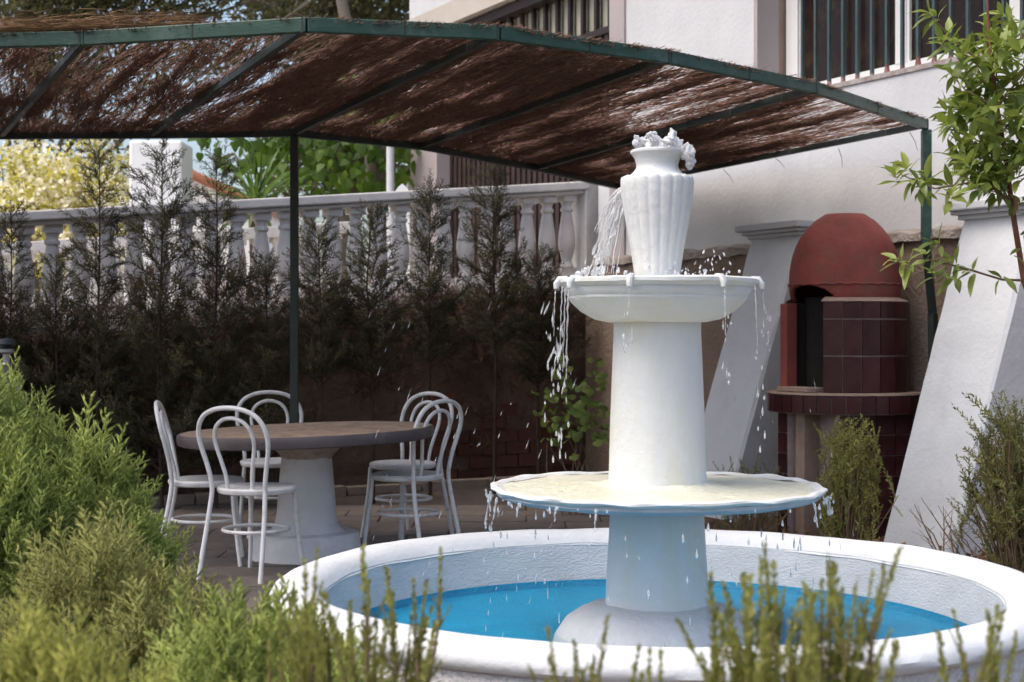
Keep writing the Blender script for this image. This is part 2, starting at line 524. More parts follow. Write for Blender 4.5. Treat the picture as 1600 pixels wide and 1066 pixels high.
g = MB()
n = 60
g.quad((-300, -60, 0), (300, -60, 0), (300, 900, 0), (-300, 900, 0))
tag(g.build('ground', 'soil'), kind='structure')
# paved patio: joint bed plus single slabs
pb = MB()
pb.quad((-5.5, 5.2, .004), (1.2, 5.2, .004), (1.2, 12.9, .004), (-5.5, 10.3, .004))
patio = pb.build('patio', 'joint'); tag(patio, kind='structure')
pr = random.Random(3)
slab_meshes = []
for k in range(5):
    m = MB(); w, h = .245, .155
    j = lambda: pr.uniform(-.006, .006)
    z = .016+pr.uniform(-.003, .003)
    top = [(-w+j(), -h+j(), z), (w+j(), -h+j(), z), (w+j(), h+j(), z), (-w+j(), h+j(), z)]
    bot = [(a*1.02, b*1.02, 0) for a, b, c in top]
    m.add(bot+top, [(4,5,6,7),(0,1,5,4),(1,2,6,5),(2,3,7,6),(3,0,4,7)])
    me = m.mesh('paving_slab', sm=False); me.materials.append(MATS['paving']); slab_meshes.append(me)
for i in range(14):
    for jx in range(22):
        x = -3.4+jx*.50+(i % 2)*.25; y = 6.6+i*.322
        # keep inside the visible patio: left of the basin and before the planting bed
        if (x-.543)**2+(y-5.6)**2 < 1.75**2: continue
        v = Vector((x, y, 0))-BA
        if v.dot(BN) < .62 or x > 1.0: continue
        xi = 800+FPX*x/y
        if xi < 180 or xi > 1240: continue
        copy_piece('paving_slab', pr.choice(slab_meshes), patio, (x, y, .005), (0, 0, pr.uniform(-.01, .01)))
# terrace fill behind the retaining wall
t = MB()
a, b = BP(-9, -.12, -.06), BP(BL+.2, -.12, -.06)
far = 45
t.quad(a, b, b+Vector((.4, far, .6)), a+Vector((-25, far, .6)))
tag(t.build('terrace', 'terrace'), kind='structure')
# ground rises to far hill line
h = MB()
h.quad((-400, 70, .5), (400, 70, .5), (400, 400, 14), (-400, 400, 14))
tag(h.build('hills', 'soil'), kind='structure')

# ---------------------------------------------------------------- house
ho = thing('house', 'large white rendered house wall behind the red oven and fountain', 'house', FP(1.5, 0, 0))
TE = tpx(1900)
w = MB()
fbox(w, tpx(935), TE, -.30, 0, 1.9, 3.03)
fbox(w, tpx(978), tpx(1183), -.30, 0, 3.03, 6.6)
fbox(w, tpx(1183), TE, -.30, 0, 4.7, 6.6)
fbox(w, tpx(640), tpx(978), -.3, 0, 4.80, 6.6)
w.build('wall', 'wall_white', ho, sm=False)
w = MB(); nseg = 60
# base wall with an uneven concrete ledge on top
fbox(w, tpx(930), TE, -.2, .10, 0, 1.88)
w.build('base_wall', 'base_wall', ho, sm=False)
w = MB(); t0 = tpx(945)
lr = random.Random(5)
prof = []
for i in range(nseg+1):
    t = t0+(TE-t0)*i/nseg
    q = .125+lr.uniform(-.015, .02); zt = 1.955+lr.uniform(-.012, .012); zb = 1.875+lr.uniform(-.015, .01)
    prof.append([FP(t, .002, zb), FP(t, q, zb), FP(t, q-.01, zt-.03), FP(t, .002, zt)])
for i in range(nseg):
    for k in range(3):
        w.quad(prof[i][k], prof[i+1][k], prof[i+1][k+1], prof[i][k+1])
w.build('ledge', 'ledge', ho, sm=False)
w = MB(); fbox(w, tpx(955), tpx(978), -.28, .02, 1.9, 4.80); w.build('pillar', 'mauve', ho, sm=False)
w = MB(); fbox(w, tpx(640), tpx(685), -.28, .02, 1.2, 4.80); w.build('pillar', 'mauve', ho, sm=False)
# window reveal (left jamb)
w = MB(); fbox(w, tpx(1183)-.04, tpx(1183)+.004, -.20, .003, 3.03, 4.7); w.build('window_reveal', 'mauve', ho, sm=False)
w = MB(); fbox(w, tpx(1183)-.04, tpx(1183)+.006, -.31, -.20, 3.03, 4.7); w.build('window_reveal', 'tan_reveal', ho, sm=False)
# lintel and fascia over the gallery
w = MB(); fbox(w, tpx(685), tpx(955), -.24, -.02, 4.45, 4.54); w.build('lintel', 'dark_frame', ho, sm=False)
w = MB(); fbox(w, tpx(640)-.25, tpx(955), -.2, .06, 4.56, 4.79); w.build('fascia', 'beige', ho, sm=False)
w = MB(); fbox(w, tpx(640)-.3, TE, -4, .45, 6.6, 6.75); w.build('eave_slab', 'beige', ho, sm=False)
w = MB(); fbox(w, tpx(640), TE, -4.2, -4, 1.0, 6.6); w.build('back_wall', 'house_white', ho, sm=False)
w = MB(); fbox(w, tpx(640), tpx(640)+.2, -4, -.3, 1.0, 6.6); w.build('end_wall', 'house_white', ho, sm=False)
# roof of tiles above (outside the frame)
w = MB()
zz = [(.5, 6.78), (-1.8, 7.6), (-4.4, 6.78)]
for (p0, z0), (p1, z1) in zip(zz[:-1], zz[1:]):
    w.quad(FP(tpx(640)-.35, p0, z0), FP(TE+.1, p0, z0), FP(TE+.1, p1, z1), FP(tpx(640)-.35, p1, z1))
w.build('roof', 'terracotta', ho, sm=False)

# window: frames, panes, bars
wt0, wt1 = tpx(1183)+.01, TE-.3
wi = thing('barred_window', 'wide white framed window with green vertical bars, upper right of house', 'window', FP((wt0+wt1)/2, -.3, 3.03))
fr = MB()
fbox(fr, wt0, wt1, -.30, -.255, 3.03, 3.135); fbox(fr, wt0, wt1, -.30, -.255, 4.6, 4.7)
fx = [wt(1242, -.26), wt(1408, -.26), wt(1588, -.26)]
fbox(fr, wt0+.02, fx[0]+.04, -.30, -.25, 3.135, 4.6)
for x in fx[1:]: fbox(fr, x-.05, x+.05, -.30, -.25, 3.135, 4.6)
fbox(fr, wt1-.08, wt1, -.30, -.25, 3.135, 4.6)
wf = fr.build('window_frame', 'white_frame', wi, sm=False)
xs = fx+[wt1]
for a, b in zip(xs[:-1], xs[1:]):
    m = MB(); fbox(m, a+.04, b-.04, -.292, -.285, 3.13, 4.61); m.build('pane', 'dark_glass', wi, sm=False)
    m = MB()
    fbox(m, a+.05, a+.075, -.284, -.262, 3.135, 4.6); m.build('sash', 'white_frame', wi, sm=False)
m = MB(); fbox(m, wt0, wt1, -.255, .012, 2.995, 3.028); m.build('sill', 'sill_grey', wi, sm=False)
for i in range(24):
    t = wt(1253, -.06)+i*.148
    if t > wt1-.1: break
    m = MB(); fbox(m, t-.011, t+.011, -.075, -.053, 3.03, 4.65); br = m.build('bar', 'bar_green', wi, sm=False)
    m = MB(); q = rnd.uniform(.02, .03)
    m.lathe([(q*1.2, 0), (q*.9, .012), (.0125, .03+rnd.uniform(0, .05))], 7, FP(t, -.064, 3.026)); m.build('rust_collar', 'rust', br)
m = MB(); fbox(m, wt0+.1, wt1-.1, -.07, -.058, 4.0, 4.03); m.build('cross_bar', 'bar_green', wi, sm=False)

# dark metal gate / gallery screen
gt0, gt1 = tpx(685), tpx(955)
ga = thing('metal_screen', 'dark brown ribbed metal screen with pale panes behind the balustrade', 'screen', FP((gt0+gt1)/2, -.15, 1.9))
m = MB(); k = 0; tt = gt0
while tt < gt1-.01:
    fbox(m, tt, min(tt+.055, gt1), -.17, -.135, 1.5, 4.0); fbox(m, min(tt+.055, gt1-.001), min(tt+.11, gt1), -.18, -.155, 1.5, 4.0); tt += .11
m.build('ribbed_panel', 'brown_metal', ga, sm=False)
nb = 15
for i in range(nb+1):
    t = gt0+(gt1-gt0)*i/nb
    m = MB(); fbox(m, t-.022, t+.022, -.16, -.12, 4.0, 4.45); m.build('bar', 'dark_frame', ga, sm=False)
    if i < nb:
        m = MB(); fbox(m, t+.02, t+(gt1-gt0)/nb-.02, -.20, -.19, 4.0, 4.45); m.build('pane', 'pale_pane', ga, sm=False)
m = MB(); fbox(m, gt0, gt1, -.165, -.115, 3.97, 4.03); m.build('rail', 'dark_frame', ga, sm=False)

# two sloping buttresses
def buttress(x_left, label, ztop, zc):
    tl = wt(x_left, .18); wd = .57
    b = thing('buttress', label, 'buttress', FP(tl+wd/2, .4, 0), 'sloping white buttresses against the house wall')
    # body: wedge
    nz = 14; m = MB(); br_ = random.Random(int(x_left))
    rows = []
    for i in range(nz+1):
        f = i/nz; z = f*ztop; p = .84-.66*f
        jj = lambda: br_.uniform(-.004, .004)
        rows.append([FP(tl+jj(), 0, z), FP(tl+jj(), p-.02+jj(), z), FP(tl+.02, p+jj(), z), FP(tl+wd-.02, p+jj(), z), FP(tl+wd+jj(), p-.02+jj(), z), FP(tl+wd+jj(), 0, z)])
    for i in range(nz):
        for k in range(5):
            m.quad(rows[i][k], rows[i+1][k], rows[i+1][k+1], rows[i][k+1])
    m.build('body', 'buttress_white', b, sm=False)
    m = MB()
    for (e, p, z0, z1) in ((.02, .20, ztop, ztop+.03), (.045, .235, ztop+.03, ztop+.055), (.075, .27, ztop+.055, ztop+.105)):
        fbox(m, tl-e, tl+wd+e, -.01, p, z0, z1)
    m.build('cornice', 'buttress_white', b, sm=False, bevel=.008)
    return b
buttress(1172, 'sloping white buttress between the fountain column and the red oven', 1.97, 0)
buttress(1503, 'sloping white buttress at right, behind the bay tree', 1.97, 0)

# ---------------------------------------------------------------- balustrade and retaining wall
rw = thing('retaining_wall', 'dark stained retaining wall below the white balustrade', 'wall', BG(BL/2, 0, 0))
m = MB(); S0, S1 = -6.0, BL+.15; ns = 40
nz = 14; wr = random.Random(12)
grid = []
for i in range(ns+1):
    s = S0+(S1-S0)*i/ns; ztop = BA.z+BSL*s-.10
    grid.append([BG(s, .02+wr.uniform(-.012, .012), ztop*k/nz) for k in range(nz+1)])
for i in range(ns):
    for k in range(nz):
        m.quad(grid[i][k], grid[i+1][k], grid[i+1][k+1], grid[i][k+1])
m.quad(BG(S0, -.25, 0), BG(S1, -.25, 0), BP(S1, -.25, -.1), BP(S0, -.25, -.1))
m.build('render_face', 'retaining', rw, sm=True, ang=60)
bm_ = []
for k in range(4):
    q = MB(); w_, h_, d_ = .112, .049, .03
    jj = lambda: wr.uniform(-.004, .004)
    fr_ = [(-w_+jj(), d_+jj(), -h_+jj()), (w_+jj(), d_+jj(), -h_+jj()), (w_+jj(), d_+jj(), h_+jj()), (-w_+jj(), d_+jj(), h_+jj())]
    q.add([(a, -.03, c) for a, b, c in fr_]+fr_, [(4,5,6,7),(0,4,5,1),(1,5,6,2),(2,6,7,3),(3,7,4,0)])
    me = q.mesh('brick', sm=False); me.materials.append(MATS['brick']); bm_.append(me)
ang_b = math.atan2(BU.y, BU.x)
for r_ in range(7):
    for c_ in range(26):
        s = 3.05+c_*.24+(r_ % 2)*.12; z = .06+r_*.112
        if s > BL or wr.random() < .05+.05*r_: continue
        if r_ >= 5 and wr.random() < .5: continue
        # Brick faces point to the camera side (BN is the local -Y here)
        copy_piece('brick', wr.choice(bm_), rw, BG(s, .022+wr.uniform(-.006, .006), z), (0, 0, ang_b+math.pi))

bal = thing('balustrade', 'long white balustrade on top of the dark retaining wall', 'balustrade', BP(BL/2, 0, 0))
m = MB()
def slope_box(m, s0, s1, p0, p1, z0, z1, base=BP):
    vs = [base(s, p, z) for z in (z0, z1) for p in (p0, p1) for s in (s0, s1)]
    m.add(vs, [(0,2,3,1),(4,5,7,6),(0,1,5,4),(2,6,7,3),(0,4,6,2),(1,3,7,5)])
slope_box(m, S0, BL+.02, -.13, .13, -.10, .02)
slope_box(m, S0, BL+.02, -.10, .10, .0201, .06)
m.build('base_rail', 'balustrade_white', bal, sm=False, bevel=.008)
m = MB()
slope_box(m, S0, BL-.02, -.10, .10, .765, .80)
slope_box(m, S0, BL+.0, -.14, .14, .80, .875)
m.build('handrail', 'balustrade_white', bal, sm=False, bevel=.012)
m = MB(); H = .70
prof = [(.0, .055), (.058, .055), (.064, .065), (.060, .085), (.046, .105), (.044, .12), (.056, .16), (.073, .22), (.079, .28), (.076, .34),
        (.066, .42), (.054, .50), (.046, .545), (.046, .555), (.058, .565), (.060, .58), (.056, .59), (.046, .60), (.045, .615), (.056, .64), (.06, .65)]
m.lathe([(r, z) for r, z in prof], 16)
m.box((0, 0, .028), (.135, .135, .056)); m.box((0, 0, .68), (.13, .13, .065))
bme = m.mesh('baluster', sm=True, ang=35); bme.materials.append(MATS['balustrade_white'])
s = BL-.16
while s > -2.6:
    copy_piece('baluster', bme, bal, BP(s, 0, .058), (0, 0, ang_b+rnd.uniform(-.03, .03)))
    s -= .205
m = MB(); m.box(BP(BL+.06, 0, .36), (.20, .26, 1.0), MBL); m.build('end_pier', 'balustrade_white', bal, sm=False, bevel=.01)

def BP2(s, p, z): return BP(s, p-2.9, z-.10)
bal2 = thing('balustrade', 'second white balustrade further back, seen through the balusters', 'balustrade', BP2(1, 0, 0))
m = MB(); slope_box(m, -4, BL-1.0, -.13, .13, -.06, .05, BP2); m.build('base_rail', 'balustrade_white', bal2, sm=False)
m = MB(); slope_box(m, -4, BL-1.0, -.13, .13, .76, .87, BP2); m.build('handrail', 'balustrade_white', bal2, sm=False, bevel=.01)
s = BL-1.2
while s > -2.2:
    copy_piece('baluster', bme, bal2, BP2(s, 0, .058), (0, 0, ang_b)); s -= .205

# kerb of the planting bed
kb = thing('garden_kerb', 'low concrete kerb edging the bed under the retaining wall', 'kerb', BG(2.2, .55, 0))
s = -1.5
while s < BL+.1:
    l = .62+wr.uniform(-.05, .05)
    m = MB(); m.box(BG(s+l/2, .55, .04), (l-.015, .09, .08+wr.uniform(-.01, .012)), MBL); m.build('kerb_stone', 'kerb', kb, sm=False, bevel=.008); s += l

# ---------------------------------------------------------------- fountain
FC = Vector((.543, 5.6, 0))
fo = thing('fountain', 'tiered white fountain with fluted vase standing in a round blue basin', 'fountain', FC)
def wob(amp, k=1, seed=0):
    ph = [random.Random(seed+i).uniform(0, 6.28) for i in range(6)]
    def fn(r, z, a, i):
        q = amp*(math.sin(3*a+ph[0]+i*.2)+.7*math.sin(7*a+ph[1]+i*.5)+.5*math.sin(13*a+ph[2]+i*.9)+.4*math.sin(23*a+ph[3]+i*1.7))
        return r+q*.6, z+q*.5
    return fn
m = MB()
m.lathe([(1.44, 0), (1.425, .12), (1.412, .22), (1.402, .31)], 128, FC, wob(.004, seed=1))
bas = m.build('basin', 'basin_outer', fo)
m = MB()
m.lathe([(1.395, .285), (1.418, .284), (1.432, .298), (1.434, .318), (1.422, .342), (1.39, .363), (1.34, .372), (1.295, .364), (1.268, .348), (1.250, .326), (1.240, .310), (1.2365, .306)],
        160, FC, wob(.0045, seed=2))
m.build('coping', 'coping_white', bas)
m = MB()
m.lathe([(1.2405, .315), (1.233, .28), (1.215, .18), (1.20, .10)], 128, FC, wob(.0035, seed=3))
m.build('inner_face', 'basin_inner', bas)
m = MB()
m.lathe([(1.208, .155), (1.197, .125), (1.16, .115), (.6, .11), (.0, .11)], 128, FC)
m.build('basin_floor', 'pool_blue', bas)
m = MB()
m.lathe([(.40, .08), (.385, .14), (.345, .20), (.29, .238), (.235, .256), (.200, .264), (.1, .268)], 64, FC, wob(.0025, seed=4))
m.build('plinth', 'plinth_grey', fo)
m = MB()
m.lathe([(.196, .255), (.192, .28), (.186, .40), (.178, .54), (.172, .66)], 64, FC, wob(.0012, seed=5))
m.build('lower_column', 'fountain_white', fo)
m = MB()
fn0 = wob(.004, seed=6)
def lip(r, z, a, i):
    r2, z2 = fn0(r, z, a, i)
    if r > .55: return r2+.0025*math.sin(17*a+2*math.sin(3*a))+.002*math.sin(31*a+1), z2+.002*math.sin(19*a+2*math.sin(2*a))
    return r, z2*.3+z*.7
m.lathe([(.594, .681), (.606, .683), (.616, .687), (.622, .693), (.620, .700), (.610, .704), (.598, .702), (.588, .696), (.575, .694)], 128, FC, lip)
ld = m.build('lower_dish', 'fountain_white', fo)
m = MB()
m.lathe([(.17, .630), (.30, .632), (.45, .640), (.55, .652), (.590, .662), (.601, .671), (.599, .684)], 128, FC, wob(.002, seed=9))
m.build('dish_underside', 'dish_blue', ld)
m = MB()
def scum(r, z, a, i):
    return r, z+.003*math.sin(9*a+i)*min(1, r*2)+.002*math.sin(23*a+i*2.3)
m.lathe([(.592, .694), (.54, .693), (.47, .694), (.40, .697), (.33, .698), (.26, .702), (.20, .71), (.165, .725)], 96, FC, scum)
m.build('limescale', 'cream_scale', ld)
m = MB()
m.lathe([(.188, .695), (.184, .72), (.181, .76), (.176, .95), (.168, 1.15), (.163, 1.27), (.163, 1.318)], 64, FC, wob(.001, seed=7))
m.build('upper_column', 'fountain_white', fo)
m = MB()
m.lathe([(.155, 1.310), (.185, 1.312), (.235, 1.322), (.285, 1.350), (.322, 1.384), (.335, 1.400), (.334, 1.408), (.344, 1.418), (.350, 1.432), (.348, 1.44), (.362, 1.446), (.373, 1.456), (.372, 1.468), (.358, 1.474),
         (.335, 1.466), (.30, 1.45), (.12, 1.445)], 96, FC, wob(.0018, seed=8))
ub = m.build('upper_bowl', 'fountain_white', fo)
for a in (-2.95, -2.62, -1.92, -1.02, -.12, .6, 1.6, 2.4):
    d = Vector((math.cos(a), math.sin(a), 0))
    m = MB(); m.tube([FC+d*.345+Vector((0, 0, 1.470)), FC+d*.375+Vector((0, 0, 1.468)), FC+d*.386+Vector((0, 0, 1.452)), FC+d*.386+Vector((0, 0, 1.434))], [.012, .013, .012, .010], 8)
    m.build('spout', 'fountain_white', ub)
NF = 18
def flute(r, z, a, i):
    zz_ = (z-1.46)/(1.845-1.46)
    if z < 1.475 or z > 1.852: return r, z
    amp = .032*min(1, (1.852-z)/.02+.25)
    c = abs(math.cos(a*NF/2))
    return r*(1-amp*(1-c)**1.3), z + (.006*c if z > 1.82 else 0)
m = MB()
vp = [(.080, 1.44), (.083, 1.47), (.087, 1.50), (.098, 1.575), (.112, 1.65), (.126, 1.73), (.134, 1.785), (.137, 1.82), (.137, 1.838), (.134, 1.846), (.122, 1.852), (.108, 1.856), (.100, 1.862), (.088, 1.873),
      (.079, 1.887), (.078, 1.900), (.085, 1.922), (.095, 1.938), (.101, 1.943), (.101, 1.951), (.094, 1.955), (.08, 1.945), (.0, 1.93)]
m.lathe(vp, 180, FC, flute)
m.build('vase', 'fountain_white', fo, ang=50)

# ---- water
m = MB(); m.lathe([(1.209, .150), (.6, .150), (.34, .150)], 96, FC)
tag(m.build('pool_water', 'pool_water'), kind='structure')
m = MB(); m.lathe([(.345, 1.462), (.2, 1.464), (.09, 1.466)], 64, FC, lambda r, z, a, i: (r, z+.003*math.sin(11*a+i)))
tag(m.build('bowl_water', 'film_water'), 'shallow water filling the upper bowl around the vase', 'water', kind='stuff')
m = MB(); m.lathe([(.60, .703), (.4, .704), (.18, .705)], 96, FC, lambda r, z, a, i: (r, z+.0025*math.sin(13*a+2*i)))
tag(m.build('dish_water', 'film_water'), 'thin sheet of water over the lower dish', 'water', kind='stuff')

wrd = random.Random(21)
def blob(center, r, seed, sub=3, amp=.35, sq=(1, 1, 1)):
    import bmesh
    bm = bmesh.new(); bmesh.ops.create_icosphere(bm, subdivisions=sub, radius=1)
    rr = random.Random(seed); ph = [(Vector((rr.gauss(0, 1), rr.gauss(0, 1), rr.gauss(0, 1)))*k, rr.uniform(0, 6)) for k in (1.6, 2.6, 4.2, 6.5, 9.5)]
    vs = []
    for v in bm.verts:
        q = sum(math.sin(v.co.dot(a)+b)/(1+.32*i) for i, (a, b) in enumerate(ph))*amp*.45
        c = v.co*(1+q); vs.append(Vector((c.x*sq[0], c.y*sq[1], c.z*sq[2]))*r+center)
    fs = [[v.index for v in f.verts] for f in bm.faces]
    bm.free(); return vs, fs
# bubbling head on the vase with a tongue spilling to the right
m = MB()
VT = FC+Vector((0, 0, 1.955))
for k in range(46):
    f = wrd.random()
    if f < .68: c = Vector((wrd.gauss(-.002, .034), wrd.gauss(-.01, .028), .010+abs(wrd.gauss(0, .020))))
    else:
        g_ = (f-.68)/.32; c = Vector((.055+.060*math.sin(g_*1.7)+wrd.gauss(0, .008), wrd.gauss(-.015, .018), .022-.105*g_*g_+wrd.gauss(0, .008)))
    v, f_ = blob(VT+c, wrd.uniform(.008, .020), 200+k, 3, .7, (1.0, 1.0, wrd.uniform(.8, 1.4))); m.add(v, f_)
v, f_ = blob(VT+Vector((0, 0, .002)), .062, 7, 3, .3, (1, .9, .45)); m.add(v, f_)
fh = m.build('fountain_jet', 'foam_water'); rm = fh.modifiers.new('remesh', 'REMESH'); rm.mode = 'VOXEL'; rm.voxel_size = .0024; rm.use_smooth_shade = True; sm_ = fh.modifiers.new('smooth', 'SMOOTH'); sm_.factor = .5; sm_.iterations = 5
tag(fh, 'bubbling water head spilling over the lip of the vase', 'water', kind='stuff')

def drop_mesh(parts, p, l, w, tilt=(0, 0)):
    # teardrop: six sided spindle
    rings = [(0, .0), (.35, .25), (.9, .55), (1, .75), (.55, .93), (0, 1.0)]
    vs = []; fs = []; n = 6
    for q, (r, f) in enumerate(rings):
        for k in range(n):
            a = k*math.pi/3
            vs.append(Vector((p[0]+math.cos(a)*r*w+tilt[0]*f*l, p[1]+math.sin(a)*r*w+tilt[1]*f*l, p[2]-f*l)))
    for q in range(len(rings)-1):
        for k in range(n):
            fs.append((q*n+k, q*n+(k+1) % n, (q+1)*n+(k+1) % n, (q+1)*n+k))
    parts.add(vs, fs)
def stream(parts, p0, v0, l, w, n=26, seed=0):
    """a wavering string of water under gravity, pinched along its length"""
    rr = random.Random(seed); pts = []; rad = []
    T = l
    for i in range(n):
        f = i/(n-1); tt = f*T
        x = p0[0]+v0[0]*tt+rr.uniform(-.002, .002); y = p0[1]+v0[1]*tt+rr.uniform(-.002, .002); z = p0[2]+v0[2]*tt-4.9*tt*tt
        pts.append((x, y, z)); rad.append(max(.0009, w*(1-.65*f)*(1+.28*math.sin(i*1.1+seed)+rr.uniform(-.2, .2))))
    parts.tube(pts, rad, 6)
ws = MB()
# from the spouts of the upper bowl
for j, (a, w_, T) in enumerate(((-2.95, .003, .18), (-2.62, .0042, .25), (-2.75, .0032, .22), (-2.68, .003, .24), (-1.02, .0032, .18), (-.12, .003, .12), (-.55, .0028, .2), (-1.92, .002, .12))):
    d = Vector((math.cos(a), math.sin(a), 0))
    stream(ws, FC+d*.388+Vector((0, 0, 1.436)), (d.x*.05, d.y*.05, -.1), T, w_, 30, j)
    for k in range(11):
        tt = T*wrd.uniform(.7, 1.7); z = 1.42-4.9*tt*tt
        if z > .72: drop_mesh(ws, FC+d*(.395+.05*tt)+Vector((wrd.uniform(-.02, .02), wrd.uniform(-.02, .02), z)), wrd.uniform(.012, .045), wrd.uniform(.002, .0045))
# heavy flung stream at the left of the bowl
for k in range(14):
    a = -2.9+wrd.uniform(-.12, .35); d = Vector((math.cos(a), math.sin(a), 0))
    drop_mesh(ws, FC+d*(.38+wrd.uniform(0, .05))+Vector((0, 0, wrd.uniform(1.10, 1.40))), wrd.uniform(.03, .08), wrd.uniform(.0018, .0045), (wrd.uniform(-.5, .15), 0))
sp = ws.build('falling_water', 'drop_water')
tag(sp, 'strings and drops of water falling from the upper bowl', 'water', kind='stuff')
ws = MB()
for k in range(150):
    a = wrd.uniform(0, 6.283); d = Vector((math.cos(a), math.sin(a), 0)); rr_ = .622+wrd.uniform(0, .03)
    tt = wrd.uniform(0, 1)**1.2*.32; z = .680-4.9*tt*tt
    if z < .17: continue
    sz = wrd.uniform(.5, 1.25)
    drop_mesh(ws, FC+d*rr_+Vector((0, 0, z)), (.018+.03*tt/.3)*sz, (.0042-.005*tt)*sz+.0006)
for a in (-3.0, -2.85, -2.55, -2.25, -2.0, -.35, -.6, -.2, .05, 3.1):
    d = Vector((math.cos(a), math.sin(a), 0))
    stream(ws, FC+d*.622+Vector((0, 0, .672)), (d.x*.12, d.y*.12, 0), wrd.uniform(.09, .15), .0055, 12, int(a*100))
sp = ws.build('falling_water', 'drop_water')
tag(sp, 'drops and short strings of water dripping from the lower dish', 'water', kind='stuff')
# splash between vase and bowl
ws = MB()
for k in range(44):
    x0 = -.105+wrd.gauss(0, .014); T = wrd.uniform(.14, .255)
    stream(ws, FC+Vector((x0, wrd.uniform(.02, .10), 1.80+wrd.gauss(0, .02))), (-.45+wrd.gauss(0, .10), wrd.gauss(0, .1), -.05), T, wrd.uniform(.0016, .0042), 16, k)
for k in range(60):
    f = wrd.random(); drop_mesh(ws, FC+Vector((-.12-.13*f+wrd.gauss(0, .022), wrd.uniform(-.02, .12), 1.78-.30*f)), wrd.uniform(.015, .05), wrd.uniform(.002, .006), (-.35+wrd.gauss(0, .15), 0))
for k in range(10):
    v, f = blob(FC+Vector((-.235+wrd.gauss(0, .03), wrd.uniform(-.05, .1), 1.475+wrd.uniform(0, .05))), wrd.uniform(.005, .013), 50+k, 2, .5); ws.add(v, f)
for k in range(75):
    a = wrd.uniform(0, 6.283); rr_ = wrd.uniform(.10, .34)
    q = Vector((math.cos(a)*rr_, math.sin(a)*rr_, 1.468+abs(wrd.gauss(0, .022))))
    v, f = blob(FC+q, wrd.uniform(.002, .007), 90+k, 1, .4, (1, 1, wrd.uniform(.7, 2.2))); ws.add(v, f)
for k in range(26):
    a = wrd.uniform(-.9, .9); rr_ = wrd.uniform(.10, .30)
    drop_mesh(ws, FC+Vector((math.cos(a)*rr_, math.sin(a)*rr_, 1.48+wrd.uniform(.0, .10))), wrd.uniform(.006, .02), wrd.uniform(.0015, .004), (wrd.uniform(-.4, .4), 0))
sp = ws.build('splash', 'foam_water')
tag(sp, 'water splashing from the vase into the upper bowl', 'water', kind='stuff')
# spray drifting left of the fountain
ws = MB()
for k in range(70):
    x = wrd.uniform(-1.1, -.3) if wrd.random() < .75 else wrd.uniform(.3, .8)
    q = FC+Vector((x, wrd.uniform(-.3, .5), wrd.uniform(.3, 1.45)))
    drop_mesh(ws, q, wrd.uniform(.012, .045), wrd.uniform(.0006, .0013), (-.35 if x < 0 else .2, 0))
sp = ws.build('water_spray', 'drop_water')
tag(sp, 'fine drops of spray drifting beside the fountain', 'water', kind='stuff')

# ---------------------------------------------------------------- red oven
OT = wt(1322, .52)
OC = FP(OT, .52, 0)
ov = thing('garden_oven', 'red domed clay oven on dark tiled base between the buttresses', 'oven', OC)
vdir = math.atan2(-OC.y, -OC.x)              # towards the camera
def ang(deg): return vdir + R(deg)           # positive = to the right seen from the camera
def opt(deg, r, z): a = ang(deg); return OC+Vector((math.cos(a)*r, math.sin(a)*r, z))
RD, ZC = .395, .905
# counter slab (curved front) with tiled edge, dusty top
m = MB(); ncr = 48
RC = .49
m.lathe([(.0, ZC-.13), (RC, ZC-.13), (RC, ZC-.012), (.0, ZC-.012)], 64, OC)
m.build('counter', 'grout', ov, ang=30)
m = MB(); m.lathe([(RC+.012, ZC-.012), (RC+.008, ZC), (.0, ZC+.002)], 64, OC); m.build('counter_top', 'dust_slab', ov, ang=30)
q = MB(); a_ = R(6.4)
def arc_tile(r, z0, z1, half, th=.010, seg=3):
    q = MB(); b = .003
    for sgn in (0,):
        pts = []
        for i in range(seg+1):
            a = -half+2*half*i/seg
            pts.append(a)
        vo = [[(r+th)*math.cos(a*.97), (r+th)*math.sin(a*.97)] for a in pts]
        vi = [[r*math.cos(a), r*math.sin(a)] for a in pts]
        vs = []
        for i in range(seg+1):
            vs += [(vi[i][0], vi[i][1], z0), (vo[i][0], vo[i][1], z0+b), (vo[i][0], vo[i][1], z1-b), (vi[i][0], vi[i][1], z1)]
        fs = []
        for i in range(seg):
            for k in range(3): fs.append((i*4+k, (i+1)*4+k, (i+1)*4+k+1, i*4+k+1))
        fs += [(0, 1, 2, 3), (seg*4+3, seg*4+2, seg*4+1, seg*4)]
        q.add(vs, fs)
    return q
def tile_ring(r, z0, z1, a_from, a_to, step, gap=.004):
    me = arc_tile(r, 0, z1-z0-gap, R(step/2)-gap/2/r).mesh('tile', sm=True, ang=25); me.materials.append(MATS['tile'])
    d = a_from
    while d+step <= a_to+.01:
        copy_piece('tile', me, ov, OC+Vector((0, 0, z0+gap/2)), (0, 0, ang(d+step/2))); d += step
tile_ring(RC, ZC-.13, ZC-.014, -104, 104, 10.4)
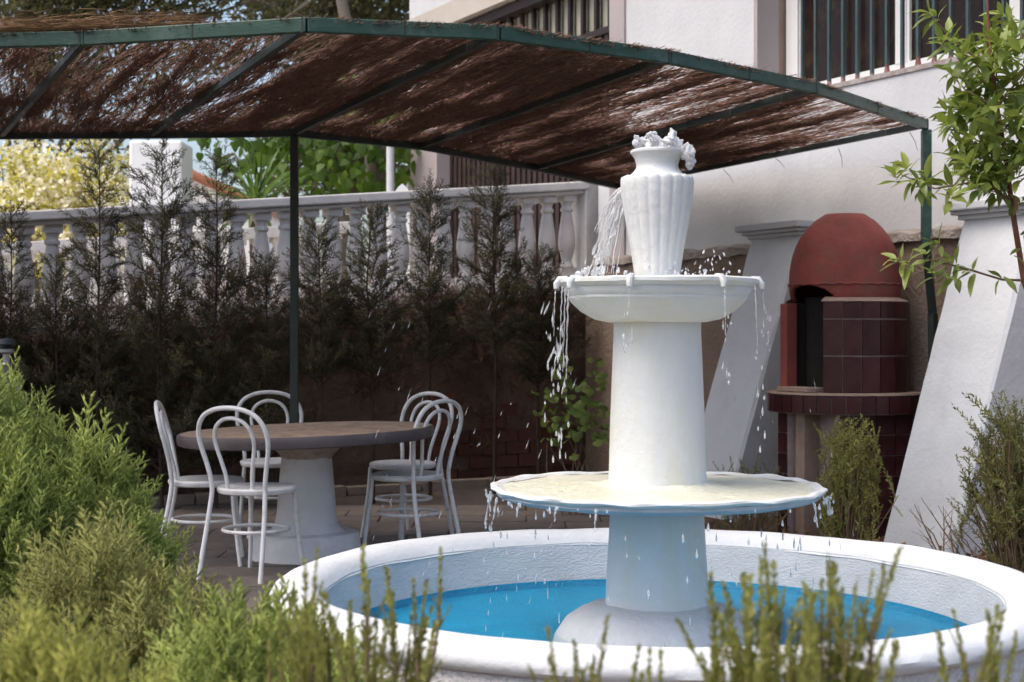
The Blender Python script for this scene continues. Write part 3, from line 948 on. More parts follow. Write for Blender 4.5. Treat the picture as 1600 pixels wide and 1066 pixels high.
# drum: core with an opening at the left, tiles on the outside
AL, AR = -77.0, -21.0        # opening (degrees from the camera direction)
m = MB()
m.lathe([(RD-.01, ZC+.002), (RD-.01, ZC+.565)], 60, OC, a0=ang(AR), a1=ang(360+AL))
m.lathe([(RD-.01, ZC+.565), (RD-.13, ZC+.565)], 60, OC, a0=ang(AR), a1=ang(360+AL))
m.build('drum', 'grout', ov, ang=30)
m = MB()
for d in (AR, AL):
    m.quad(opt(d, RD-.01, ZC), opt(d, RD-.13, ZC), opt(d, RD-.13, ZC+.565), opt(d, RD-.01, ZC+.565))
m.build('mouth_lining', 'soot', ov, sm=False)
m = MB(); m.lathe([(RD-.135, ZC+.60), (RD-.135, ZC+.006), (0, ZC+.006)], 48, OC); m.build('fire_chamber', 'soot', ov, ang=30)
st = 17.6
for (z0, z1) in ((0, .228), (.232, .458), (.462, .568)):
    tile_ring(RD-.008, ZC+z0, ZC+z1, AR, 112, st)
# left jamb: red pilaster with a tiled outer side, dusty threshold
jx = opt(AL-9, RD-.05, ZC+.28)
Mj = Matrix.Rotation(ang(AL+26)+math.pi/2, 3, 'Z')
m = MB(); m.box(opt(AL+3, RD-.02, ZC+.282), (.07, .085, .56), Mj); m.build('jamb', 'jamb_red', ov, sm=False, bevel=.006)
m = MB(); m.box(opt((AL+AR)/2-2, RD-.03, ZC+.018), (.30, .14, .03), Matrix.Rotation(ang((AL+AR)/2)+math.pi/2, 3, 'Z')); m.build('threshold', 'dust_slab', ov, sm=False, bevel=.005)
# dome, cut open above the mouth, rolled bead
ZD = ZC+.57; RB = .352
def dome_cut(prof, n=96):
    m = MB(); base = []
    for (r, z) in prof:
        row = []
        for k in range(n):
            a = 2*math.pi*k/n
            row.append((OC.x-.01+r*math.cos(a), OC.y+r*math.sin(a), z))
        base.append(row)
    def cut(a, z):
        d = math.degrees((a-vdir+math.pi) % (2*math.pi)-math.pi)
        c = (d-(-46))/37.0
        return abs(c) < 1 and z < ZD+.106*math.sqrt(max(0, 1-c*c))
    for i in range(len(prof)-1):
        for k in range(n):
            l = (k+1) % n
            a = 2*math.pi*(k+.5)/n; z = (prof[i][1]+prof[i+1][1])/2
            if cut(a, z): continue
            m.quad(base[i][k], base[i][l], base[i+1][l], base[i+1][k])
    return m
pd = []
ctl = [(.335, 0), (.340, .02), (.347, .05), (.351, .09), (.352, .13), (.350, .18), (.343, .24), (.331, .30), (.311, .36), (.280, .42), (.238, .475), (.188, .525), (.135, .560), (.125, .5655)]
import bisect
for i in range(len(ctl)-1):
    nn_ = 10 if ctl[i][1] < .12 else 2
    for k in range(nn_):
        f = k/nn_; pd.append((ctl[i][0]*(1-f)+ctl[i+1][0]*f, ZD+ctl[i][1]*(1-f)+ctl[i+1][1]*f))
pd.append((ctl[-1][0], ZD+ctl[-1][1])); pd.append((.0, ZD+.57))
dm = dome_cut(pd, 180)
# weld so that shading is smooth
import bmesh
bmw = bmesh.new(); vmap = {}
for f in dm.f:
    vs = []
    for i in f:
        k = tuple(round(c, 5) for c in dm.v[i])
        if k not in vmap: vmap[k] = bmw.verts.new(k)
        vs.append(vmap[k])
    vs = list(dict.fromkeys(vs))
    if len(vs) > 2:
        try: bmw.faces.new(vs)
        except ValueError: pass
me = bpy.data.meshes.new('dome'); bmesh.ops.translate(bmw, verts=bmw.verts, vec=-OC); bmw.to_mesh(me); bmw.free(); smooth(me, 35)
do = link_mesh('dome', me, 'clay_red', ov); OFF[do.name] = OC.copy()
so = do.modifiers.new('solid', 'SOLIDIFY'); so.thickness = .03; so.offset = -1
m = MB(); pts = []
for k in range(64):
    a = ang(-118+k*298/63-0); z = ZD+.112+.004*math.sin(k*1.9)
    d = math.degrees((a-vdir+math.pi) % (2*math.pi)-math.pi)
    pts.append(OC+Vector((math.cos(a)*.354-.01, math.sin(a)*.354, z)))
m.tube(pts, [.008+.002*math.sin(k*2.7) for k in range(64)], 7); m.build('rope_bead', 'clay_red', do)
m = MB(); m.lathe([(.39, ZD), (.375, ZD+.012), (.33, ZD+.03)], 64, OC, a0=ang(AR-2), a1=ang(360+AL)); m.build('dome_footing', 'dust_slab', ov)
# base under the counter: back wall, two tiled piers
def pier(deg, wd, dp, r):
    m = MB(); M = Matrix.Rotation(ang(deg)+math.pi/2, 3, 'Z'); c = opt(deg, r, (ZC-.13)/2)
    m.box(c, (wd, dp, ZC-.132), M); m.build('pier', 'grout', ov, sm=False)
    # tiles on the outer face and sides
    for iz in range(6):
        z = .005+iz*.128
        for ix in range(max(1, round(wd/.12))):
            nx = max(1, round(wd/.12)); tw = wd/nx
            q = MB(); q.box((0, 0, 0), (tw-.005, .012, .123)); me = q.mesh('tile', sm=False); me.materials.append(MATS['tile'])
            o2 = M @ Vector((-wd/2+tw*(ix+.5), 0, 0)); outw = Vector((math.cos(ang(deg)), math.sin(ang(deg)), 0))
            copy_piece('tile', me, ov, c+o2+outw*(dp/2+.004)+Vector((0, 0, z-c.z+.064)), (0, 0, ang(deg)+math.pi/2))
pier(-62, .12, .36, .26)
pier(28, .50, .30, .24)
pier(78, .24, .3, .26)
m = MB(); m.box(opt(-44, .30, .39), (.08, .22, .77), Matrix.Rotation(ang(-44)+math.pi/2, 3, 'Z')); m.build('plaster_pier', 'dust_slab', ov, sm=False, bevel=.006)
m = MB(); m.box(opt(-20, .05, .39), (.5, .1, .77), Matrix.Rotation(ang(-20)+math.pi/2, 3, 'Z')); m.build('back_panel', 'jamb_red', ov, sm=False)

# ---------------------------------------------------------------- pergola with heather matting
ZP = 2.55
FR = [(-3.2, 6.66), (-1.85, 6.50), (-.85, 6.22), (-.055, 6.38), (.727, 6.94), (1.58, 7.80), (2.53, 9.15)]
RE = [(-4.7, 9.75), (-3.28, 9.62), (-2.31, 9.58), (-1.38, 9.50), (-.61, 10.16), (.196, 11.48), (.914, 12.90)]
pe = thing('pergola', 'green metal pergola with curved front beam and brown brushwood roof', 'pergola', (-1.38, 9.5, 0))
for i in range(6):
    a, b = Vector((*FR[i], ZP)), Vector((*FR[i+1], ZP))
    m = MB(); d = (b-a).normalized()
    m.bar(a+d*.001, b-d*.001, .035, .062); bm1 = m.build('front_beam', 'pergola_green', pe, sm=False, bevel=.004)
    for f in (.5, .985):
        m = MB(); c = a.lerp(b, f); m.bar(c-d*.004, c+d*.004, .039, .066); m.build('joint_strap', 'pergola_dark', bm1, sm=False)
    a, b = Vector((*RE[i], ZP)), Vector((*RE[i+1], ZP)); d = (b-a).normalized()
    m = MB(); m.bar(a+d*.001, b-d*.001, .04, .055); m.build('rear_beam', 'pergola_dark', pe, sm=False)
for i in range(7):
    a, b = Vector((*FR[i], ZP)), Vector((*RE[i], ZP)); d = (b-a).normalized()
    m = MB(); m.bar(a+d*.02, b-d*.025, .030, .036); rf = m.build('rafter', 'pergola_dark', pe, sm=False)
    for k in range(7):
        c = a.lerp(b, .08+k*.14+rnd.uniform(-.02, .02))
        m = MB(); m.bar(c-d*.0012, c+d*.0012, .0335, .0395); m.build('tie_wire', 'bark', rf, sm=False)
m = MB(); m.bar((-1.38, 9.5, 0), (-1.38, 9.5, ZP-.028), .05, .05); m.build('post', 'pergola_dark', pe, sm=False, bevel=.004)
m = MB(); m.bar((2.53, 9.15, 1.82), (2.53, 9.15, ZP-.032), .055, .055); m.build('post', 'pergola_green', pe, sm=False, bevel=.004)
m = MB(); m.bar((2.53, 9.15, 1.83), (2.62, 9.33, 1.40), .045, .045); m.bar((2.62, 9.33, 1.40), (2.66, 9.36, 0), .045, .045); m.build('post_foot', 'pergola_dark', pe, sm=False)
m = MB(); m.bar((-4.7, 9.75, 0), (-4.7, 9.75, ZP-.03), .05, .05); m.build('post', 'pergola_dark', pe, sm=False)
m = MB(); m.bar((-3.2, 6.66, 0), (-3.2, 6.66, ZP-.032), .05, .05); m.build('post', 'pergola_dark', pe, sm=False)
# brushwood: tens of thousands of thin twigs
FRa, REa = np.array(FR), np.array(RE)
NT = 76000
bay = npr.choice(6, NT, p=[.19, .13, .12, .14, .18, .24]); a_ = npr.rand(NT); b_ = npr.uniform(-.005, 1.015, NT)
def mat_pt(bay, a, b):
    f = FRa[bay]*(1-a)[:, None]+FRa[bay+1]*a[:, None]
    r = REa[bay]*(1-a)[:, None]+REa[bay+1]*a[:, None]
    return f*(1-b)[:, None]+r*b[:, None]
p2 = mat_pt(bay, a_, b_)
uu = bay+a_
# thin patches stretched along the twigs; a thick overlap band in the middle
den = noise2(uu*12.0, b_*4.5, 1)*.42+noise2(uu*28, b_*11, 2)*.33+noise2(uu*60, b_*13, 3)*.25
thin = np.where(uu < 2.3, .10, np.where(uu > 4.0, .09, -.06))
thin = thin*(b_ < .62) + (.0*(b_ >= .62)) - .25*(b_ > .9)
band = np.exp(-((b_-.60-.05*np.sin(uu*2.1))/.075)**2)
keep = npr.rand(NT) < np.clip((den-.36-thin)*4.2+band*.8, 0.08, 1)
bay, a_, b_, p2, uu = bay[keep], a_[keep], b_[keep], p2[keep], uu[keep]
dirv = mat_pt(bay, a_, np.ones(len(bay)))-mat_pt(bay, a_, np.zeros(len(bay)))
dirv /= np.linalg.norm(dirv, axis=1, keepdims=True)
angj = npr.normal(0, .09, len(bay))+.20*(noise2(uu*4, b_*5, 5)-.5)
cx, sx = np.cos(angj), np.sin(angj)
dirv = np.stack([dirv[:, 0]*cx-dirv[:, 1]*sx, dirv[:, 0]*sx+dirv[:, 1]*cx, npr.normal(0, .035, len(bay))], axis=1)
zz = ZP+.018+npr.uniform(0, .022, len(bay))-.012*np.sin(a_*math.pi)
ln = npr.uniform(.22, .7, len(bay))
ln = np.minimum(ln, .05+2.4*np.minimum(b_+.015, 1.0-b_+.06)*1.5)
A = np.stack([p2[:, 0], p2[:, 1], zz], axis=1)-dirv*ln[:, None]/2
tv = [(math.cos(k), math.sin(k), 0) for k in (0, 2.094, 4.189)]+[(math.cos(k)*.6+.4*0, math.sin(k)*.6, 1) for k in (0, 2.094, 4.189)]
tf = [(0, 1, 4, 3), (1, 2, 5, 4), (2, 0, 3, 5)]
rad = npr.uniform(.0011, .0027, len(bay))
V, F = tile_template(tv, tf, A, frames(dirv, npr.uniform(0, 6.28, len(bay))), np.stack([rad, rad, ln], axis=1))
np_mesh('brushwood', V, F, 'twig', pe, kind='stuff')
# frayed tips above the front beam and loose straws
parts = []
nt = 130
bi = npr.choice([1, 2, 3, 4, 5], nt, p=[.08, .14, .38, .28, .12]); aa = npr.rand(nt)
base = mat_pt(bi, aa, np.full(nt, .004)); A = np.stack([base[:, 0], base[:, 1], np.full(nt, ZP+.035)], axis=1)
dv = np.stack([npr.normal(.02, .035, nt), npr.normal(-.02, .02, nt), np.abs(npr.normal(.0, .010, nt))], axis=1)
parts.append(cones(A, A+dv, .0013))
V, F = merge(parts); np_mesh('frayed_tips', V, F, 'twig', pe, kind='stuff')
nt = 650
x = npr.uniform(-2.35, -1.45, nt); A = np.stack([x, 6.46+npr.uniform(0, .12, nt)-.1*(x+1.85), ZP+.045+np.abs(npr.normal(0, .025, nt))], axis=1)
dv = np.stack([npr.uniform(.08, .35, nt), npr.normal(0, .04, nt), npr.normal(.006, .022, nt)], axis=1)
V, F = cones(A, A+dv, .0017); np_mesh('straw_bundle', V, F, 'straw', pe, kind='stuff')
for (x0, y0, x1, y1, D) in ((1130, 265, 1146, 286, 11.2), (1211, 247, 1226, 263, 10.6), (1310, 232, 1316, 262, 10.0), (1421, 207, 1434, 236, 9.3), (165, 65, 178, 125, 6.6), (182, 60, 196, 78, 6.6), (110, 50, 122, 66, 6.6)):
    m = MB(); m.tube([P(x0, y0, D), P((x0+x1)/2+2, (y0+y1)/2, D), P(x1, y1, D)], [.0025, .002, .0012], 5); m.build('loose_twig', 'twig', pe)

# ---------------------------------------------------------------- table and chairs
TC = Vector((-1.152, 8.4, 0))
ta = thing('garden_table', 'round table with worn brown top on white pedestal', 'table', TC)
tilt = Matrix.Rotation(R(-1.8), 4, 'Y')
def tilted(mb):
    T = Matrix.Translation(TC+Vector((0, 0, .70))) @ tilt @ Matrix.Translation(-TC-Vector((0, 0, .70)))
    mb.v = [tuple(T @ Vector(v)) for v in mb.v]; return mb
m = MB(); m.lathe([(.700, .7365), (.5, .738), (0, .738)], 96, TC, wob(.001, seed=30)); tilted(m).build('tabletop', 'table_top', ta)
m = MB(); m.lathe([(.2, .672), (.69, .672), (.708, .680), (.714, .70), (.714, .725), (.708, .7365), (.699, .737)], 96, TC, wob(.0012, seed=31)); tilted(m).build('edge_band', 'table_edge', ta)
m = MB(); m.lathe([(.140, .575), (.148, .592), (.185, .63), (.232, .674)], 48, TC, wob(.004, seed=32)); m.build('neck', 'table_neck', ta)
m = MB(); m.lathe([(.228, .155), (.196, .178), (.178, .21), (.168, .25), (.156, .40), (.146, .52), (.141, .57), (.139, .598)], 64, TC, wob(.0015, seed=33)); m.build('pedestal', 'table_white', ta)
m = MB(); m.lathe([(.312, 0), (.308, .08), (.300, .145), (.285, .162), (.2, .168)], 64, TC, wob(.005, seed=34)); m.build('foot', 'table_white', ta)

def make_chair():
    t = thing('bistro_chair', '', 'chair', (0, 0, 0))
    m = MB(); m.lathe([(0, .428), (.185, .428), (.200, .434), (.205, .445), (.205, .455), (.198, .463), (.17, .462), (.1, .458), (0, .457)], 40)
    m.build('seat', 'chair_white', t)
    # outer hoop that runs down into the back legs
    side = [(-.255, .185, 0), (-.225, .178, .15), (-.19, .168, .32), (-.172, .160, .44), (-.175, .163, .50), (-.186, .178, .58), (-.203, .198, .66), (-.222, .206, .73), (-.238, .192, .79), (-.250, .155, .838), (-.258, .10, .865), (-.262, .05, .876), (-.263, 0, .879)]
    def mirror(l): return l + [(x, -y, z) for x, y, z in reversed(l[:-1])]
    def dense(pts, n=4):
        out = []; m_ = len(pts)
        for i in range(m_-1):
            p0, p1, p2_, p3 = [Vector(pts[max(0, min(m_-1, i+k))]) for k in (-1, 0, 1, 2)]
            for k in range(n):
                f = k/n
                out.append(.5*((2*p1)+(p2_-p0)*f+(2*p0-5*p1+4*p2_-p3)*f*f+(3*p1-p0-3*p2_+p3)*f**3))
        out.append(Vector(pts[-1])); return out
    full = mirror(side)
    dp = dense(full); k1 = 3*4
    m = MB(); m.tube(dp[k1:len(dp)-k1], .0125, 10); m.build('back_hoop', 'chair_white', t)
    for sl in (dp[:k1+1], dp[len(dp)-k1-1:]):
        m = MB(); m.tube(sl, .0126, 10); m.build('leg', 'chair_white', t)
    ins = [(-.155, .075, .455), (-.165, .078, .52), (-.18, .092, .59), (-.198, .112, .67), (-.212, .116, .72), (-.226, .100, .775), (-.236, .06, .812), (-.24, 0, .826)]
    m = MB(); m.tube(dense(mirror(ins)), .0105, 10); m.build('inner_hoop', 'chair_white', t)
    for s_ in (1, -1):
        m = MB(); m.tube([(.145, .135*s_, .435), (.155, .14*s_, .30), (.175, .155*s_, .12), (.19, .17*s_, 0)], [.0125, .012, .0115, .011], 10); m.build('leg', 'chair_white', t)
    m = MB(); m.tube([(-.01+.172*math.cos(a*math.pi/20), .168*math.sin(a*math.pi/20), .24) for a in range(40)], .0095, 8, closed=True); m.build('ring_stretcher', 'chair_white', t)
    return t
ch0 = make_chair()
def place_chair(src, first, loc, heading, label):
    if first: r_ = src
    else:
        r_ = src.copy(); COL.objects.link(r_)
        for c in src.children:
            d = c.copy(); COL.objects.link(d); d.parent = r_
    r_.location = loc; r_.rotation_euler = (0, 0, heading)
    r_['label'] = label; r_['group'] = 'white bentwood style chairs around the round table'
def hd(x, y): return math.atan2(y, x)
def gz(x, y): return .018
place_chair(ch0, True, (-1.325, 7.78, .018), hd(.40, .92), 'white round-seat chair nearest the camera, its back to us, overlapping the table')
place_chair(ch0, False, (-1.675, 8.20, .018), hd(.975, .14), 'white chair seen side-on at the left end of the table')
place_chair(ch0, False, (-1.50, 9.40, .018), hd(.26, -.96), 'white chair behind the table, only its hoop back showing above the top')
place_chair(ch0, False, (-.595, 8.50, .018), hd(-.82, .57), 'white chair on the right of the table, the nearer of the pair')
place_chair(ch0, False, (-.675, 9.24, .018), hd(-.62, -.78), 'white chair on the right of the table, farther back of the pair')

# ---------------------------------------------------------------- plants
def spray_template(seed, L=1.0, nb=15, sub=2, w=.0205):
    """a flat-ish scale-leaf spray pointing along +z, length 1"""
    rr = np.random.RandomState(seed); A = []; B = []; W = []
    A.append((0, 0, 0)); B.append((0, 0, 1)); W.append(w*.9)
    for i in range(nb):
        f = .08+.86*i/nb+rr.uniform(-.02, .02); a = i*2.4+rr.uniform(-.4, .4)
        l = (.36*(1-f)+.11)*rr.uniform(.7, 1.25)
        d = np.array([math.cos(a)*.75, math.sin(a)*.6, .85]); d /= np.linalg.norm(d)
        s = np.array([0, 0, f]); e = s+d*l
        A.append(s); B.append(e); W.append(w)
        for j in range(sub):
            g_ = .25+.6*j/sub; s2 = s+d*l*g_
            d2 = d+rr.normal(0, .45, 3)+np.array([0, 0, .25]); d2 /= np.linalg.norm(d2)
            A.append(s2); B.append(s2+d2*l*.42*rr.uniform(.7, 1.2)); W.append(w*.9)
    A, B, W = np.array(A, float), np.array(B, float), np.array(W)
    d = B-A; Rm = frames(d, rr.uniform(0, 6.28, len(A)))
    tv = [(math.cos(a), math.sin(a), .0 if k else .25) for k, a in enumerate((0, 2.094, 4.189))]+[(0, 0, 1)]
    tf = [(0, 1, 3), (1, 2, 3), (2, 0, 3)]
    return tile_template(tv, tf, A, Rm, np.stack([W, W, np.linalg.norm(d, axis=1)], axis=1))
SPR = [spray_template(s) for s in range(4)]
SPR_LIGHT = [spray_template(s+10, nb=10, sub=2, w=.0225) for s in range(3)]

def spray_mass(name, pos, dirs, size, mat, parent, tmpl=SPR):
    parts = []; n = len(pos); pick = npr.randint(0, len(tmpl), n)
    for k, (tv, tf) in enumerate(tmpl):
        q = np.where(pick == k)[0]
        if len(q) == 0: continue
        parts.append(tile_template(tv, tf, pos[q], frames(dirs[q], npr.uniform(0, 6.28, len(q))), size[q]))
    V, F = merge(parts)
    return np_mesh(name, V, F, mat, parent, kind='stuff')

def juniper(label, cx, cy, rx, ry, h, n, mat, size=(.10, .19), seed=1, lean=0.0, stems=8, name='juniper_bush', stem_mat='stem_red', up=.9, zmin=.0, core=.55):
    global npr
    npr = np.random.RandomState(seed); rr = random.Random(seed)
    root = thing(name, label, 'bush', (cx, cy, 0))
    # lobes give the crown an uneven outline
    nl = 11; lob = []
    for i in range(nl):
        a = rr.uniform(0, 6.28); q = rr.uniform(.15, .72)**.7
        z = h*(1-.55*q*q)*rr.uniform(.62, 1.0)
        lob.append((cx+math.cos(a)*rx*q, cy+math.sin(a)*ry*q, z*.60, rx*rr.uniform(.34, .55), ry*rr.uniform(.34, .55), z*.42))
    lob[0] = (cx, cy, h*.58, rx*.5, ry*.5, h*.42)
    lob = np.array(lob); k = npr.randint(0, nl, n)
    d = npr.normal(0, 1, (n, 3)); d[:, 2] = np.abs(d[:, 2])*1.0-.25; d /= np.linalg.norm(d, axis=1, keepdims=True)
    rad = npr.uniform(core, 1.0, n)**.6
    pos = lob[k, :3]+d*lob[k, 3:]*rad[:, None]
    dirs = d*np.array([[.75, .75, .5]])+np.array([[lean, 0, up]])+npr.normal(0, .22, (n, 3))
    ok = pos[:, 2] > zmin; pos, dirs = pos[ok], dirs[ok]
    sz = npr.uniform(size[0], size[1], len(pos))
    nl_ = n//16; kk = npr.randint(0, nl, nl_); d_ = npr.normal(0, .45, (nl_, 3)); d_[:, 2] = 1; d_ /= np.linalg.norm(d_, axis=1, keepdims=True)
    pos = np.concatenate([pos, lob[kk, :3]+d_*lob[kk, 3:]*.88]); dirs = np.concatenate([dirs, d_*np.array([[.7, .7, 1]])+np.array([[lean, 0, .6]])+npr.normal(0, .12, (nl_, 3))]); sz = np.concatenate([sz, npr.uniform(size[1]*.95, size[1]*1.5, nl_)])
    spray_mass('foliage', pos, dirs, sz, mat, root)
    for i in range(stems):
        l = lob[rr.randrange(nl)]
        m = MB(); tip = Vector((l[0]+rr.uniform(-.1, .1)*rx, l[1]-.2*ry, l[2]+l[5]*.8)); b0 = Vector((cx+rr.uniform(-.05, .05), cy+rr.uniform(-.05, .05), 0))
        mid = b0.lerp(tip, .5)+Vector((rr.uniform(-.05, .05), rr.uniform(-.05, .05), -.05))
        m.tube([b0, mid, b0.lerp(tip, .8)+Vector((rr.uniform(-.02, .02), 0, 0)), tip], [.012, .009, .006, .003], 6); m.build('branch', stem_mat, root)
    return root

# foreground junipers, bottom left
juniper('tall bright green juniper bush at the left edge, in front of the table', -1.66, 4.75, .48, .45, 1.08, 2350, 'fol_juniper', (.09, .18), 1, stems=10)
juniper('olive green juniper bush in front of the left chair', -1.14, 4.15, .42, .40, .66, 1900, 'fol_juniper_olive', (.08, .15), 2, stems=6)
juniper('green juniper bush beside the basin, in front of the nearest chair', -.64, 3.45, .34, .34, .56, 1400, 'fol_juniper', (.08, .16), 3, lean=.15, stems=5)
juniper('blurred yellow green juniper in the bottom left corner', -.80, 2.65, .40, .32, .68, 1800, 'fol_juniper_yellow', (.07, .14), 4, stems=5)

def needle_template(seed, n=46, leaf=.055, w=.012, spread=.55, clubby=False):
    rr = np.random.RandomState(seed); A = []; B = []; W = []
    for i in range(n):
        f = (i+.5)/n; a = i*2.399+rr.uniform(-.3, .3)
        l = leaf*rr.uniform(.7, 1.2)*(1.0-.45*f)
        d = np.array([math.cos(a)*spread, math.sin(a)*spread, 1-.35*(1-f)]); d /= np.linalg.norm(d)
        s = np.array([0, 0, f*.97]); A.append(s); B.append(s+d*l); W.append(w*rr.uniform(.8, 1.2))
    A, B, W = np.array(A, float), np.array(B, float), np.array(W)
    d = B-A; Rm = frames(d, rr.uniform(0, 6.28, len(A)))
    tv = [(-.55, 0, 0), (.55, 0, 0), (-.9, .15, .5), (.9, .15, .5), (0, 0, 1)]
    tf = [(0, 1, 3), (0, 3, 2), (2, 3, 4)]
    st_v = [(math.cos(k)*.010, math.sin(k)*.010, 0) for k in (0, 2.094, 4.189)]+[(0, 0, 1)]
    V, F = tile_template(tv, tf, A, Rm, np.stack([W, W, np.linalg.norm(d, axis=1)], axis=1))
    return merge([(V, F), (np.array(st_v), np.array([(0, 1, 3), (1, 2, 3), (2, 0, 3)]))])
NEED = [needle_template(s, 62, .115, .0185, .58) for s in range(3)]
NEED_FINE = [needle_template(s+5, 40, .13, .016, .9) for s in range(3)]

def sprigs(name, label, cx, cy, rx, ry, h, n, mat, seed, hmin=.5, size=(.18, .34), flowers=0, side=3, tm=NEED, spread=.22, flower_mat='petal_white'):
    global npr
    npr = np.random.RandomState(seed); rr = random.Random(seed)
    root = thing(name, label, 'shrub', (cx, cy, 0)); stems = MB()
    pos = []; dr = []; sz = []
    for i in range(n):
        a = rr.uniform(0, 6.28); q = math.sqrt(rr.random())
        bx, by = cx+math.cos(a)*rx*q, cy+math.sin(a)*ry*q
        tall = h*(1-(1-hmin)*rr.random()**.8*(0.35+.65*q)); l = rr.uniform(*size)
        wob_ = .10 if spread < .4 else .38
        d = Vector((math.cos(a)*spread*q+rr.gauss(0, wob_), math.sin(a)*spread*q+rr.gauss(0, wob_), 1)).normalized()
        tip = Vector((bx, by, tall)); b0 = tip-d*l
        pos.append(b0); dr.append(d); sz.append(l)
        foot = Vector((cx+(bx-cx)*.3, cy+(by-cy)*.3, max(0, tall-1.1*h)))
        stems.tube([foot, foot.lerp(b0, .6)+Vector((rr.gauss(0, .02), rr.gauss(0, .02), 0)), b0, b0+d*l*.5], [.005, .004, .003, .0015], 5)
        for j in range(side):
            f = rr.uniform(.0, .75); a2 = rr.uniform(0, 6.28)
            d2 = (d+Vector((math.cos(a2), math.sin(a2), .2))*rr.uniform(.35, .6)).normalized()
            pos.append(b0+d*l*(f-.45)); dr.append(d2); sz.append(l*rr.uniform(.35, .7))
    spray_mass('foliage', np.array(pos), np.array(dr), np.array(sz), mat, root, tm)
    stems.build('stems', 'stem_brown', root, kind='stuff')
    if flowers:
        A = []; Dr = []
        for i in range(flowers):
            k = rr.randrange(len(pos)); p = pos[k]+dr[k]*sz[k]*rr.uniform(.1, .7)
            for j in range(5):
                A.append(p+Vector((rr.gauss(0, .003), rr.gauss(0, .003), rr.gauss(0, .003)))); Dr.append(Vector((rr.gauss(0, 1), rr.gauss(0, 1), rr.gauss(0, 1))))
        tv = np.array([(0, 0, 0), (.5, .1, .5), (0, 0, 1), (-.5, .1, .5)]); tf = np.array([(0, 1, 2), (0, 2, 3)])
        V, F = tile_template(tv, tf, np.array(A), frames(np.array(Dr), npr.uniform(0, 6, len(A))), npr.uniform(.008, .014, len(A)))
        np_mesh('flowers', V, F, flower_mat, root, kind='stuff')
    return root
sprigs('rosemary_shrub', 'blurred olive sprigs with small white flowers before the basin, right of centre', .475, 2.45, .17, .15, .92, 110, 'fol_rosemary', 11, .55, (.12, .26), 60, 2)
sprigs('rosemary_shrub', 'few thin blurred sprigs rising at the bottom right corner', .78, 2.45, .10, .10, .845, 16, 'fol_rosemary', 12, .72, (.11, .2), 0, 1)
sprigs('rosemary_shrub', 'sparse short sprigs in front of the fountain column, bottom centre', .14, 2.45, .12, .10, .800, 18, 'fol_rosemary', 13, .82, (.10, .17), 8, 1)
sprigs('rosemary_shrub', 'loose olive sprigs before the left side of the basin rim', -.28, 2.75, .17, .15, .87, 38, 'fol_rosemary', 14, .72, (.12, .24), 0, 2)

# mid-ground shrubs near the oven and at the right edge
def fine_shrub(name, label, cx, cy, rx, ry, h, n, mat, seed, size=(.12, .3), tm=NEED_FINE, spread=.7):
    return sprigs(name, label, cx, cy, rx, ry, h, n, mat, seed, .25, size, 0, 3, tm, spread)
q = P(1560, 800, 7.3); fine_shrub('needle_shrub', 'wiry green shrub at the right edge in front of the buttress', q.x+.12, 7.3, .36, .3, 1.00, 210, 'fol_shrub', 15, (.14, .34), spread=.9)
q = P(1325, 800, 8.35); fine_shrub('needle_shrub', 'yellowish green shrub growing in front of the oven base', q.x, 8.35, .20, .2, .84, 120, 'fol_rosemary', 16, (.14, .32), spread=.6)
q = P(1175, 760, 9.2); fine_shrub('needle_shrub', 'small grey green plants at the foot of the nearer white buttress', q.x, 9.2, .26, .15, .55, 50, 'fol_shrub', 17, (.10, .22), spread=.5)
# bare twigs by the right buttress
root = thing('dry_twigs', 'bare dry twigs at the foot of the right buttress', 'twigs', P(1500, 850, 8.3))
tr_ = random.Random(31)
for i in range(9):
    b0 = Vector((P(1500, 850, 8.3).x+tr_.uniform(-.1, .1), 8.3+tr_.uniform(-.1, .1), 0))
    t1 = b0+Vector((tr_.uniform(-.25, .12), tr_.uniform(-.1, .1), tr_.uniform(.12, .38)))
    m = MB(); m.tube([b0, b0.lerp(t1, .5)+Vector((tr_.uniform(-.03, .03), 0, .02)), t1], [.005, .0035, .0015], 5)
    for j in range(3):
        c = b0.lerp(t1, tr_.uniform(.3, .8)); m.tube([c, c+Vector((tr_.uniform(-.1, .1), tr_.uniform(-.05, .05), tr_.uniform(.02, .1)))], [.0025, .001], 4)
    m.build('twig', 'stem_brown', root)
# dry litter on the bed
npr = np.random.RandomState(40)
nl = 2600
A = np.stack([npr.uniform(.9, 3.4, nl), npr.uniform(7.2, 9.7, nl), npr.uniform(.004, .05, nl)], axis=1)
dv = npr.normal(0, 1, (nl, 3))*np.array([[1, 1, .35]])
tv = np.array([(0, 0, 0), (.35, .12, .5), (0, 0, 1), (-.35, .12, .5)]); tf = np.array([(0, 1, 2), (0, 2, 3)])
V, F = tile_template(tv, tf, A, frames(dv, npr.uniform(0, 6, nl)), npr.uniform(.02, .06, nl))
tag(np_mesh('leaf_litter', V, F, 'dry_leaf'), 'dry brown leaf litter on the soil bed', 'leaf litter', kind='stuff')

